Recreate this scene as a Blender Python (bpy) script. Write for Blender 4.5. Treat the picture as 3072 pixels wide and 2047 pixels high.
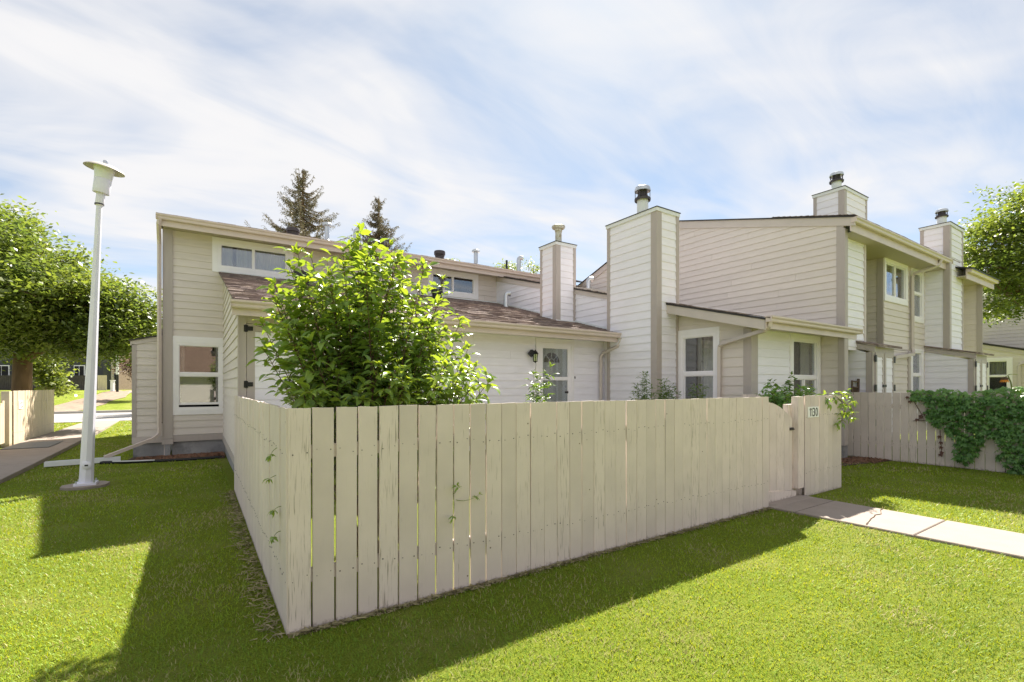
import bpy, bmesh, math, random
import numpy as np
from mathutils import Vector, Matrix, Euler

for o in list(bpy.data.objects): bpy.data.objects.remove(o)
scene = bpy.context.scene
C = scene.collection
R = math.radians

# ------------------------------------------------------------------ camera
# X runs along the front fence, Y runs from the lawn towards the houses, Z up (metres)
cam_d = bpy.data.cameras.new('camera'); cam = bpy.data.objects.new('camera', cam_d); C.objects.link(cam)
cam.location = (0, 0, 1.65); cam.rotation_euler = (R(90), 0, -math.atan2(.5524, .8336))
cam_d.sensor_width = 36; cam_d.lens = 16.73; cam_d.shift_y = .0438; cam_d.clip_end = 2000; cam_d.clip_start = .05
scene.camera = cam
scene.render.resolution_x = 1024; scene.render.resolution_y = 682
# ------------------------------------------------------------------ sky and sun
SUN_EL = R(49.5); SUN_AZ = math.atan2(.70, .71)      # azimuth measured from +Y towards +X
w = bpy.data.worlds.new('World'); scene.world = w; w.use_nodes = True
nt = w.node_tree; nt.nodes.clear()
def N(t, **k):
    n = nt.nodes.new(t)
    for a, b in k.items(): setattr(n, a, b)
    return n
out = N('ShaderNodeOutputWorld')
sky = N('ShaderNodeTexSky', sky_type='NISHITA', sun_disc=False, sun_elevation=SUN_EL, sun_rotation=SUN_AZ, altitude=2200, air_density=.75, dust_density=1.6, ozone_density=1.0)
bg = N('ShaderNodeBackground'); bg.inputs[1].default_value = .05
bgc = N('ShaderNodeBackground'); bgc.inputs[0].default_value = (1, .985, .985, 1); bgc.inputs[1].default_value = .25
tc = N('ShaderNodeTexCoord'); sep = N('ShaderNodeSeparateXYZ'); nt.links.new(tc.outputs['Generated'], sep.inputs[0])
zz = N('ShaderNodeMath', operation='MAXIMUM'); nt.links.new(sep.outputs[2], zz.inputs[0]); zz.inputs[1].default_value = 0
za = N('ShaderNodeMath', operation='ADD'); nt.links.new(zz.outputs[0], za.inputs[0]); za.inputs[1].default_value = .12
def div(a):
    n = N('ShaderNodeMath', operation='DIVIDE'); nt.links.new(a, n.inputs[0]); nt.links.new(za.outputs[0], n.inputs[1]); return n.outputs[0]
cmb = N('ShaderNodeCombineXYZ'); nt.links.new(div(sep.outputs[0]), cmb.inputs[0]); nt.links.new(div(sep.outputs[1]), cmb.inputs[1])
def cloud(scale, rot, sx, sy, det, dist, off):
    m = N('ShaderNodeMapping'); nt.links.new(cmb.outputs[0], m.inputs[0])
    m.inputs['Rotation'].default_value = (0, 0, rot); m.inputs['Scale'].default_value = (sx, sy, 1); m.inputs['Location'].default_value = off
    t = N('ShaderNodeTexNoise', noise_dimensions='3D'); nt.links.new(m.outputs[0], t.inputs['Vector'])
    t.inputs['Scale'].default_value = scale; t.inputs['Detail'].default_value = det; t.inputs['Roughness'].default_value = .55; t.inputs['Distortion'].default_value = dist
    return t.outputs[0]
c1 = cloud(.85, .6, 1, 1.25, 4, .8, (3.1, 1.4, .3)); c2 = cloud(1.5, .35, .7, 1.6, 7, 1.6, (.3, 5.2, 1.7))
mm = N('ShaderNodeMath', operation='MULTIPLY'); nt.links.new(c2, mm.inputs[0]); mm.inputs[1].default_value = .5
ad = N('ShaderNodeMath', operation='ADD'); nt.links.new(c1, ad.inputs[0]); nt.links.new(mm.outputs[0], ad.inputs[1])
rp = N('ShaderNodeValToRGB'); nt.links.new(ad.outputs[0], rp.inputs[0])
rp.color_ramp.interpolation = 'B_SPLINE'
rp.color_ramp.elements[0].position = .54; rp.color_ramp.elements[0].color = (.16, .16, .16, 1)
rp.color_ramp.elements[1].position = .84; rp.color_ramp.elements[1].color = (.97, .97, .97, 1)
mx = N('ShaderNodeMixShader'); nt.links.new(rp.outputs[0], mx.inputs[0]); nt.links.new(bg.outputs[0], mx.inputs[1]); nt.links.new(bgc.outputs[0], mx.inputs[2])
tn = N('ShaderNodeMix', data_type='RGBA', blend_type='MULTIPLY'); tn.inputs[0].default_value = 1; tn.inputs[7].default_value = (.84, 1.0, .96, 1); nt.links.new(sky.outputs[0], tn.inputs[6]); nt.links.new(tn.outputs[2], bg.inputs[0]); nt.links.new(mx.outputs[0], out.inputs[0])
sd = bpy.data.lights.new('sun', 'SUN'); sd.energy = 4.0; sd.angle = R(1.0); sd.color = (1, .92, .81)
sun = bpy.data.objects.new('sun', sd); C.objects.link(sun)
sdir = Vector((math.sin(SUN_AZ)*math.cos(SUN_EL), math.cos(SUN_AZ)*math.cos(SUN_EL), math.sin(SUN_EL)))
sun.rotation_euler = sdir.to_track_quat('Z', 'Y').to_euler(); sun.location = (20, 30, 40)
scene.view_settings.view_transform = 'Standard'; scene.view_settings.look = 'None'
scene.view_settings.exposure = 1.95; scene.view_settings.gamma = 1
rnd = random.Random(7)

# ------------------------------------------------------------------ materials
M = {}
def mat(name, col, rough=.6, var=.06, vscale=6., bump=0., bscale=40., spec=.4, metal=0., stretch=(1, 1, 1), objvar=0., stain=None, coord='Object'):
    m = bpy.data.materials.new(name); m.use_nodes = True; t = m.node_tree; b = t.nodes['Principled BSDF']
    b.inputs['Roughness'].default_value = rough; b.inputs['Metallic'].default_value = metal
    b.inputs['Specular IOR Level'].default_value = spec
    L = t.links; nw = t.nodes.new
    co = nw('ShaderNodeTexCoord'); mp = nw('ShaderNodeMapping'); mp.inputs['Scale'].default_value = stretch; L.new(co.outputs[coord], mp.inputs[0])
    if objvar:
        oi = nw('ShaderNodeObjectInfo'); om = nw('ShaderNodeVectorMath'); om.operation = 'SCALE'; om.inputs['Scale'].default_value = 37.
        cx = nw('ShaderNodeCombineXYZ'); L.new(oi.outputs['Random'], cx.inputs[0]); L.new(oi.outputs['Random'], cx.inputs[2]); L.new(cx.outputs[0], om.inputs[0]); L.new(om.outputs[0], mp.inputs['Location'])
    nz = nw('ShaderNodeTexNoise'); nz.inputs['Scale'].default_value = vscale; nz.inputs['Detail'].default_value = 6; L.new(mp.outputs[0], nz.inputs['Vector'])
    mr = nw('ShaderNodeMapRange'); mr.inputs[1].default_value = .25; mr.inputs[2].default_value = .75; mr.inputs[3].default_value = 1-var; mr.inputs[4].default_value = 1+var; L.new(nz.outputs[0], mr.inputs[0])
    val = mr.outputs[0]
    if objvar:
        m2 = nw('ShaderNodeMapRange'); m2.inputs[3].default_value = 1-objvar; m2.inputs[4].default_value = 1+objvar; L.new(oi.outputs['Random'], m2.inputs[0])
        mu = nw('ShaderNodeMath'); mu.operation = 'MULTIPLY'; L.new(val, mu.inputs[0]); L.new(m2.outputs[0], mu.inputs[1]); val = mu.outputs[0]
    sc = nw('ShaderNodeVectorMath'); sc.operation = 'SCALE'; sc.inputs[0].default_value = col; L.new(val, sc.inputs['Scale'])
    colout = sc.outputs[0]
    if stain:   # (colour, scale, lo, hi): blotches with their own shape
        n2 = nw('ShaderNodeTexNoise'); n2.inputs['Scale'].default_value = stain[1]; n2.inputs['Detail'].default_value = 8; n2.inputs['Roughness'].default_value = .65; L.new(mp.outputs[0], n2.inputs['Vector'])
        r2 = nw('ShaderNodeMapRange'); r2.inputs[1].default_value = stain[2]; r2.inputs[2].default_value = stain[3]; L.new(n2.outputs[0], r2.inputs[0])
        mxx = nw('ShaderNodeMix'); mxx.data_type = 'RGBA'; L.new(r2.outputs[0], mxx.inputs[0]); L.new(colout, mxx.inputs[6]); mxx.inputs[7].default_value = (*stain[0], 1); colout = mxx.outputs[2]
    L.new(colout, b.inputs['Base Color'])
    if bump:
        n3 = nw('ShaderNodeTexNoise'); n3.inputs['Scale'].default_value = bscale; n3.inputs['Detail'].default_value = 5; L.new(mp.outputs[0], n3.inputs['Vector'])
        bp = nw('ShaderNodeBump'); bp.inputs['Strength'].default_value = bump; bp.inputs['Distance'].default_value = .01; L.new(n3.outputs[0], bp.inputs['Height']); L.new(bp.outputs[0], b.inputs['Normal'])
    M[name] = m; return m

mat('beige_siding', (.68, .62, .585), .55, .045, 3, .10, 60, stretch=(1, 1, 6), objvar=.03, stain=((.54, .49, .45), .9, .56, .9))
mat('white_siding', (.85, .835, .91), .5, .04, 3, .08, 60, stretch=(1, 1, 6), objvar=.025, stain=((.70, .70, .74), .9, .56, .9))
mat('taupe_trim', (.45, .40, .38), .5, .04, 4, .06, 50, stretch=(4, 4, .6))
mat('beige_trim', (.57, .51, .48), .5, .04, 4, .05, 50)
mat('white_trim', (.86, .84, .88), .4, .03, 6, .03, 40)
mat('vinyl', (.88, .86, .90), .3, .02, 8)
mat('gutter_paint', (.62, .53, .49), .38, .05, 3, stretch=(1, 1, 1))
mat('soffit_metal', (.50, .44, .35), .5, .04, 4, .5, 30, stretch=(20, .5, 1))
mat('concrete_foundation', (.30, .30, .31), .9, .25, 3, .4, 30, stain=((.16, .16, .17), 2.2, .5, .7))
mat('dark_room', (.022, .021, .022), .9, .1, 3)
mat('curtain_cloth', (.62, .60, .58), .9, .05, 8)
mat('shingle', (.19, .145, .135), .9, .45, 4, .5, 120, stretch=(.8, 2.4, 2.4), stain=((.44, .36, .31), 3.2, .48, .66))
mat('drip_metal', (.035, .03, .03), .5, .1, 8)
mat('black_metal', (.014, .014, .015), .45, .1, 10)
mat('dark_metal', (.07, .06, .065), .5, .15, 6, metal=.3)
mat('galvanised', (.55, .57, .60), .32, .12, 8, metal=.75)
mat('white_metal', (.74, .76, .78), .35, .04, 6)
mat('rusty_pipe', (.55, .54, .50), .55, .15, 6, stain=((.32, .25, .12), 9, .5, .62))
mat('lamp_paint', (.74, .74, .85), .42, .05, 3, .05, 30, stain=((.42, .42, .42), 26, .66, .70))
mat('lamp_lens', (.72, .75, .78), .3, .04, 5)
mat('lamp_shade', (.50, .46, .42), .5, .2, 9)
mat('concrete_path', (.30, .255, .222), .9, .10, 3, .35, 90, objvar=.05, stain=((.25, .215, .185), 3, .56, .75))
mat('asphalt', (.30, .29, .285), .92, .08, 4, .3, 200)
mat('kerb', (.42, .40, .37), .9, .1, 5)
mat('bare_earth', (.17, .14, .07), 1., .4, 8, .6, 40)
mat('soil', (.085, .058, .04), 1., .4, 8, .6, 40)
mat('mulch', (.22, .12, .075), .95, .5, 30, .3, 60, objvar=.2)
mat('edging', (.02, .02, .02), .6, .1, 5)
mat('dirt_track', (.24, .18, .13), .95, .3, 3, .5, 25)
mat('dark_siding', (.05, .052, .06), .6, .12, 5, .1, 40)
mat('dark_fence', (.055, .046, .045), .8, .3, 5, objvar=.15)
mat('bark', (.17, .105, .065), .95, .35, 7, .9, 26, stretch=(1, 1, .25))
mat('pale_bark', (.34, .24, .18), .9, .3, 7, .6, 26, stretch=(1, 1, .3))
mat('cane', (.10, .055, .04), .7, .2, 12)
mat('green_stem', (.16, .20, .05), .6, .2, 12)
mat('numeral', (.012, .013, .018), .5, .05, 5)
mat('sign_plate', (.86, .87, .88), .35, .02, 5)
mat('rubber_mat', (.17, .175, .18), .85, .12, 30, .4, 90)
mat('car_paint', (.75, .76, .78), .2, .02, 3)
mat('tyre', (.02, .02, .02), .8, .1, 9)
mat('wicker', (.11, .075, .055), .8, .35, 14, .4, 40)
mat('blue_cloth', (.12, .33, .58), .85, .08, 9)
mat('white_cloth', (.78, .79, .80), .85, .06, 9)
mat('petal', (.62, .24, .02), .6, .25, 30)
mat('brick_far', (.33, .24, .20), .9, .3, 12)
mat('pole_black', (.02, .02, .022), .6, .1, 9)
mat('door_paint', (.80, .81, .82), .35, .02, 5)
mat('brown_roof', (.15, .10, .07), .9, .3, 5, .4, 50)
mat('grey_leaf_litter', (.27, .235, .13), .95, .4, 20, .3, 50)

def picket_mat(name, col):
    m = mat(name, col, .62, .09, 2.5, 0, 1, objvar=.07, stretch=(1, 1, 1))
    t = m.node_tree; L = t.links; nw = t.nodes.new; b = t.nodes['Principled BSDF']
    src = b.inputs['Base Color'].links[0].from_socket
    co = nw('ShaderNodeTexCoord'); oi = nw('ShaderNodeObjectInfo')
    cx = nw('ShaderNodeCombineXYZ'); L.new(oi.outputs['Random'], cx.inputs[0]); L.new(oi.outputs['Random'], cx.inputs[1])
    sc = nw('ShaderNodeVectorMath'); sc.operation = 'SCALE'; sc.inputs['Scale'].default_value = 61; L.new(cx.outputs[0], sc.inputs[0])
    mp = nw('ShaderNodeMapping'); mp.inputs['Scale'].default_value = (1, 1, .045); L.new(co.outputs['Object'], mp.inputs[0]); L.new(sc.outputs[0], mp.inputs['Location'])
    g = nw('ShaderNodeTexNoise'); g.inputs['Scale'].default_value = 115; g.inputs['Detail'].default_value = 5; g.inputs['Distortion'].default_value = .6; L.new(mp.outputs[0], g.inputs['Vector'])
    # weathered cracks: thin lines where the grain noise peaks, strength differs from board to board
    th = nw('ShaderNodeMapRange'); th.inputs[3].default_value = .72; th.inputs[4].default_value = .555; L.new(oi.outputs['Random'], th.inputs[0])
    sb = nw('ShaderNodeMath'); sb.operation = 'SUBTRACT'; L.new(g.outputs[0], sb.inputs[0]); L.new(th.outputs[0], sb.inputs[1])
    ml = nw('ShaderNodeMath'); ml.operation = 'MULTIPLY'; ml.use_clamp = True; ml.inputs[1].default_value = 7; L.new(sb.outputs[0], ml.inputs[0])
    m1 = nw('ShaderNodeMath'); m1.operation = 'MULTIPLY'; m1.inputs[1].default_value = .75; L.new(ml.outputs[0], m1.inputs[0])
    mixc = nw('ShaderNodeMix'); mixc.data_type = 'RGBA'; L.new(m1.outputs[0], mixc.inputs[0]); L.new(src, mixc.inputs[6]); mixc.inputs[7].default_value = (.20, .16, .11, 1)
    # mud splashed up the feet of the boards, ragged edge; knots
    sp = nw('ShaderNodeSeparateXYZ'); L.new(co.outputs['Object'], sp.inputs[0])
    n4 = nw('ShaderNodeTexNoise'); n4.inputs['Scale'].default_value = 22; n4.inputs['Detail'].default_value = 7; n4.inputs['Roughness'].default_value = .7
    ad4 = nw('ShaderNodeVectorMath'); ad4.operation = 'ADD'; L.new(co.outputs['Object'], ad4.inputs[0]); L.new(sc.outputs[0], ad4.inputs[1]); L.new(ad4.outputs[0], n4.inputs['Vector'])
    h = nw('ShaderNodeMapRange'); h.inputs[1].default_value = .0; h.inputs[2].default_value = .12; h.inputs[3].default_value = .34; h.inputs[4].default_value = -.25; L.new(sp.outputs[2], h.inputs[0])
    a4 = nw('ShaderNodeMath'); a4.operation = 'ADD'; L.new(n4.outputs[0], a4.inputs[0]); L.new(h.outputs[0], a4.inputs[1])
    r4 = nw('ShaderNodeMapRange'); r4.inputs[1].default_value = .62; r4.inputs[2].default_value = .80; r4.inputs[4].default_value = .55; L.new(a4.outputs[0], r4.inputs[0])
    mixd = nw('ShaderNodeMix'); mixd.data_type = 'RGBA'; L.new(r4.outputs[0], mixd.inputs[0]); L.new(mixc.outputs[2], mixd.inputs[6]); mixd.inputs[7].default_value = (.17, .12, .075, 1)
    vo = nw('ShaderNodeTexVoronoi'); vo.inputs['Scale'].default_value = 4.2; L.new(ad4.outputs[0], vo.inputs['Vector'])
    k = nw('ShaderNodeMapRange'); k.inputs[1].default_value = .035; k.inputs[2].default_value = .022; L.new(vo.outputs['Distance'], k.inputs[0])
    mixk = nw('ShaderNodeMix'); mixk.data_type = 'RGBA'; L.new(k.outputs[0], mixk.inputs[0]); L.new(mixd.outputs[2], mixk.inputs[6]); mixk.inputs[7].default_value = (.16, .12, .085, 1)
    L.new(mixk.outputs[2], b.inputs['Base Color'])
    bp = nw('ShaderNodeBump'); bp.inputs['Strength'].default_value = .35; bp.inputs['Distance'].default_value = .004; L.new(g.outputs[0], bp.inputs['Height']); L.new(bp.outputs[0], b.inputs['Normal'])
    return m
picket_mat('picket_paint', (.65, .57, .53))
picket_mat('picket_pale', (.62, .52, .38))

def leaf_mat(name, col, trans, rough=.35, tmix=.45, spec=.5, hue=.3):
    m = bpy.data.materials.new(name); m.use_nodes = True; t = m.node_tree; L = t.links; nw = t.nodes.new; b = t.nodes['Principled BSDF']
    at = nw('ShaderNodeAttribute'); at.attribute_name = 'tint'
    a = nw('ShaderNodeMix'); a.data_type = 'RGBA'; L.new(at.outputs['Fac'], a.inputs[0])
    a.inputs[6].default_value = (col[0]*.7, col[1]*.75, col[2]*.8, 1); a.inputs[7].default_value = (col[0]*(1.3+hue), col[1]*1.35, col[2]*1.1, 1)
    L.new(a.outputs[2], b.inputs['Base Color']); b.inputs['Roughness'].default_value = rough; b.inputs['Specular IOR Level'].default_value = spec
    tr = nw('ShaderNodeBsdfTranslucent')
    a2 = nw('ShaderNodeMix'); a2.data_type = 'RGBA'; L.new(at.outputs['Fac'], a2.inputs[0])
    a2.inputs[6].default_value = (trans[0]*.7, trans[1]*.8, trans[2], 1); a2.inputs[7].default_value = (trans[0]*(1.2+hue*.5), trans[1]*1.2, trans[2], 1); L.new(a2.outputs[2], tr.inputs[0])
    mxs = nw('ShaderNodeMixShader'); mxs.inputs[0].default_value = tmix; L.new(b.outputs[0], mxs.inputs[1]); L.new(tr.outputs[0], mxs.inputs[2])
    L.new(mxs.outputs[0], t.nodes['Material Output'].inputs[0]); M[name] = m; return m
leaf_mat('shrub_leaf', (.17, .30, .075), (.33, .44, .03), .30, .42, .6)
leaf_mat('vine_leaf', (.10, .235, .06), (.28, .44, .03), .35, .25, .5)
leaf_mat('plant_leaf', (.06, .13, .03), (.20, .32, .03), .35, .35, .5)
leaf_mat('tree_leaf', (.14, .195, .055), (.24, .32, .04), .42, .40, .5)
leaf_mat('spruce_needle', (.17, .17, .13), (.15, .14, .09), .6, .2, .3, hue=.5)
leaf_mat('purple_leaf', (.09, .05, .045), (.16, .08, .05), .5, .3)
leaf_mat('grass_blade', (.22, .37, .03), (.44, .44, .015), .5, .40, .3, hue=.15)
def straw(m):      # blades tinted above 0.95 are dry straw
    t = m.node_tree; L = t.links; at = [n for n in t.nodes if n.type == 'ATTRIBUTE'][0]
    st = t.nodes.new('ShaderNodeMath'); st.operation = 'GREATER_THAN'; st.inputs[1].default_value = .95; L.new(at.outputs['Fac'], st.inputs[0])
    for sock, col in ((t.nodes['Principled BSDF'].inputs['Base Color'], (.46, .42, .19, 1)), ([n for n in t.nodes if n.type == 'BSDF_TRANSLUCENT'][0].inputs[0], (.36, .33, .13, 1))):
        src = sock.links[0].from_socket; mi = t.nodes.new('ShaderNodeMix'); mi.data_type = 'RGBA'; L.new(st.outputs[0], mi.inputs[0]); L.new(src, mi.inputs[6]); mi.inputs[7].default_value = col; L.new(mi.outputs[2], sock)
straw(M['grass_blade'])

def glass_mat():
    m = bpy.data.materials.new('window_glass'); m.use_nodes = True; t = m.node_tree; t.nodes.remove(t.nodes['Principled BSDF']); nw = t.nodes.new; L = t.links
    g = nw('ShaderNodeBsdfGlossy'); g.inputs['Roughness'].default_value = .015; g.inputs[0].default_value = (.9, .92, .95, 1)
    tr = nw('ShaderNodeBsdfTransparent'); tr.inputs[0].default_value = (.80, .82, .82, 1)
    lw = nw('ShaderNodeLayerWeight'); lw.inputs[0].default_value = .5
    pw = nw('ShaderNodeMath'); pw.operation = 'POWER'; pw.inputs[1].default_value = 3.; L.new(lw.outputs['Facing'], pw.inputs[0])
    f = nw('ShaderNodeMath'); f.operation = 'MULTIPLY_ADD'; f.inputs[1].default_value = .65; f.inputs[2].default_value = .17; L.new(pw.outputs[0], f.inputs[0])
    nz = nw('ShaderNodeTexNoise'); nz.inputs['Scale'].default_value = 1.6; bp = nw('ShaderNodeBump'); bp.inputs['Strength'].default_value = .03; co = nw('ShaderNodeTexCoord'); L.new(co.outputs['Object'], nz.inputs['Vector']); L.new(nz.outputs[0], bp.inputs['Height']); L.new(bp.outputs[0], g.inputs['Normal'])
    mi = nw('ShaderNodeMixShader'); L.new(f.outputs[0], mi.inputs[0]); L.new(tr.outputs[0], mi.inputs[1]); L.new(g.outputs[0], mi.inputs[2]); L.new(mi.outputs[0], t.nodes['Material Output'].inputs[0]); M['glass'] = m
glass_mat()

def lawn_mat():
    m = bpy.data.materials.new('lawn_ground'); m.use_nodes = True; t = m.node_tree; nw = t.nodes.new; L = t.links; b = t.nodes['Principled BSDF']; b.inputs['Roughness'].default_value = .95
    b.inputs['Specular IOR Level'].default_value = .1
    co = nw('ShaderNodeTexCoord')
    def nz(s, d): 
        n = nw('ShaderNodeTexNoise'); n.inputs['Scale'].default_value = s; n.inputs['Detail'].default_value = d; L.new(co.outputs['Object'], n.inputs['Vector']); return n.outputs[0]
    r = nw('ShaderNodeValToRGB'); L.new(nz(70, 6), r.inputs[0]); e = r.color_ramp.elements
    e[0].position = .3; e[0].color = (.11, .165, .014, 1); e[1].position = .7; e[1].color = (.26, .31, .035, 1)
    r2 = nw('ShaderNodeMapRange'); L.new(nz(1.1, 7), r2.inputs[0]); r2.inputs[1].default_value = .48; r2.inputs[2].default_value = .72; r2.inputs[4].default_value = .55
    mi = nw('ShaderNodeMix'); mi.data_type = 'RGBA'; L.new(r2.outputs[0], mi.inputs[0]); L.new(r.outputs[0], mi.inputs[6]); mi.inputs[7].default_value = (.32, .32, .10, 1)
    L.new(mi.outputs[2], b.inputs['Base Color'])
    bp = nw('ShaderNodeBump'); bp.inputs['Distance'].default_value = .03; L.new(nz(160, 3), bp.inputs['Height']); L.new(bp.outputs[0], b.inputs['Normal']); M['lawn'] = m
lawn_mat()

# ------------------------------------------------------------------ builders
class MB:
    def __init__(s): s.v = []; s.f = []
    def add(s, vs, fs):
        o = len(s.v); s.v += [tuple(p) for p in vs]; s.f += [tuple(i+o for i in f) for f in fs]; return s
    def box(s, a, b):
        x0, y0, z0 = a; x1, y1, z1 = b
        return s.add([(x0,y0,z0),(x1,y0,z0),(x1,y1,z0),(x0,y1,z0),(x0,y0,z1),(x1,y0,z1),(x1,y1,z1),(x0,y1,z1)],
                     [(0,3,2,1),(4,5,6,7),(0,1,5,4),(1,2,6,5),(2,3,7,6),(3,0,4,7)])
    def prism(s, pts, ext):          # polygon of 3D points pushed along a vector
        n = len(pts); e = Vector(ext); q = [Vector(p) for p in pts]
        return s.add(q+[p+e for p in q], [tuple(range(n)), tuple(range(2*n-1, n-1, -1))]+[(i, (i+1) % n, n+(i+1) % n, n+i) for i in range(n)])
    def tube(s, path, rad, seg=8, cap=True):
        pts = [Vector(p) for p in path]; rad = rad if hasattr(rad, '__len__') else [rad]*len(pts)
        rings = []; up = None
        for i, p in enumerate(pts):
            d = (pts[min(i+1, len(pts)-1)]-pts[max(i-1, 0)]).normalized()
            if up is None: up = d.orthogonal().normalized()
            up = (up-d*up.dot(d)); up = up.normalized() if up.length > 1e-6 else d.orthogonal().normalized()
            r = d.cross(up); rings.append([p+(up*math.cos(2*math.pi*k/seg)+r*math.sin(2*math.pi*k/seg))*rad[i] for k in range(seg)])
        vs = [q for r in rings for q in r]; fs = []
        for i in range(len(pts)-1):
            for k in range(seg): fs.append((i*seg+k, i*seg+(k+1) % seg, (i+1)*seg+(k+1) % seg, (i+1)*seg+k))
        if cap: fs += [tuple(range(seg-1, -1, -1)), tuple((len(pts)-1)*seg+k for k in range(seg))]
        return s.add(vs, fs)
    def rectube(s, path, w, h):      # rectangular downspout section
        pts = [Vector(p) for p in path]; rings = []; hint = Vector((.55, -.83, .02))
        for i, p in enumerate(pts):
            d = (pts[min(i+1, len(pts)-1)]-pts[max(i-1, 0)]).normalized()
            r = d.cross(hint).normalized(); u = r.cross(d).normalized()
            rings.append([p+r*w+u*h, p-r*w+u*h, p-r*w-u*h, p+r*w-u*h])
        vs = [q for r in rings for q in r]; fs = [(3, 2, 1, 0), tuple((len(pts)-1)*4+k for k in range(4))]
        for i in range(len(pts)-1):
            for k in range(4): fs.append((i*4+k, i*4+(k+1) % 4, (i+1)*4+(k+1) % 4, (i+1)*4+k))
        return s.add(vs, fs)
    def lathe(s, prof, c=(0, 0, 0), seg=20, mtx=None):   # prof: (r, z)
        vs = []; fs = []; c = Vector(c)
        for r, z in prof:
            for k in range(seg):
                p = Vector((r*math.cos(2*math.pi*k/seg), r*math.sin(2*math.pi*k/seg), z)); p = (mtx @ p) if mtx else p; vs.append(c+p)
        for i in range(len(prof)-1):
            for k in range(seg): fs.append((i*seg+k, i*seg+(k+1) % seg, (i+1)*seg+(k+1) % seg, (i+1)*seg+k))
        fs += [tuple(range(seg-1, -1, -1)), tuple((len(prof)-1)*seg+k for k in range(seg))]
        return s.add(vs, fs)
    def mesh(s, name, material, smooth=False, fix=True):
        me = bpy.data.meshes.new(name); me.from_pydata(s.v, [], s.f)
        if fix:
            bm = bmesh.new(); bm.from_mesh(me); bmesh.ops.recalc_face_normals(bm, faces=bm.faces); bm.to_mesh(me); bm.free()
        if smooth:
            me.polygons.foreach_set('use_smooth', [True]*len(me.polygons))
            try: me.set_sharp_from_angle(angle=R(38))
            except Exception: pass
        if material: me.materials.append(M[material])
        me.update(); return me
    def build(s, name, material, parent=None, smooth=False, fix=True):
        return link(name, s.mesh(name, material, smooth, fix), parent)
ROOTLOC = {}
def link(name, data, parent=None, mtx=None):
    o = bpy.data.objects.new(name, data); C.objects.link(o)
    if mtx is not None: o.matrix_basis = mtx
    if parent is not None:
        o.parent = parent
        o.matrix_parent_inverse = WORLD.get(parent, Matrix()).inverted()
    WORLD[o] = (mtx.copy() if mtx is not None else Matrix())
    return o
WORLD = {}
def tag(o, label, cat=None, group=None, kind=None):
    if label: o['label'] = label
    if cat: o['category'] = cat
    if group: o['group'] = group
    if kind: o['kind'] = kind
    return o
def thing(name, label, cat, loc, group=None):
    o = link(name, None, None, Matrix.Translation(loc)); o.empty_display_size = .2
    return tag(o, label, cat, group)
def part_box(name, a, b, m, parent): return MB().box(a, b).build(name, m, parent)

class Pl:      # a wall plane: s along the wall, z up, n outwards
    def __init__(s, axis, c): s.axis = axis; s.c = c
    def P(s, a, z, n=0): return Vector((a, s.c-n, z)) if s.axis == 'v' else Vector((s.c-n, a, z))
    def N(s): return Vector((0, -1, 0)) if s.axis == 'v' else Vector((-1, 0, 0))
    def box(s, mb, s0, s1, z0, z1, n0, n1):
        p, q = s.P(s0, z0, n0), s.P(s1, z1, n1)
        return mb.box((min(p.x, q.x), min(p.y, q.y), z0), (max(p.x, q.x), max(p.y, q.y), z1))
def clip(poly, ax, val, keep_less):
    o = []
    for i in range(len(poly)):
        a, b = poly[i], poly[(i+1) % len(poly)]
        ia = (a[ax] <= val+1e-9) if keep_less else (a[ax] >= val-1e-9); ib = (b[ax] <= val+1e-9) if keep_less else (b[ax] >= val-1e-9)
        if ia: o.append(a)
        if ia != ib:
            t = (val-a[ax])/(b[ax]-a[ax]); o.append((a[0]+(b[0]-a[0])*t, a[1]+(b[1]-a[1])*t))
    return o
def area(p): return abs(sum(p[i][0]*p[(i+1) % len(p)][1]-p[(i+1) % len(p)][0]*p[i][1] for i in range(len(p))))/2 if len(p) > 2 else 0
def cells(poly, holes):
    cs = [poly]
    for h0, h1, k0, k1 in holes:
        n = []
        for c in cs:
            if min(p[0] for p in c) >= h1 or max(p[0] for p in c) <= h0 or min(p[1] for p in c) >= k1 or max(p[1] for p in c) <= k0: n.append(c); continue
            n.append(clip(c, 0, h0, True)); n.append(clip(c, 0, h1, False))
            m = clip(clip(c, 0, h0, False), 0, h1, True)
            if len(m) > 2: n.append(clip(m, 1, k0, True)); n.append(clip(m, 1, k1, False))
        cs = [c for c in n if area(c) > 1e-5]
    return cs
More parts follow.
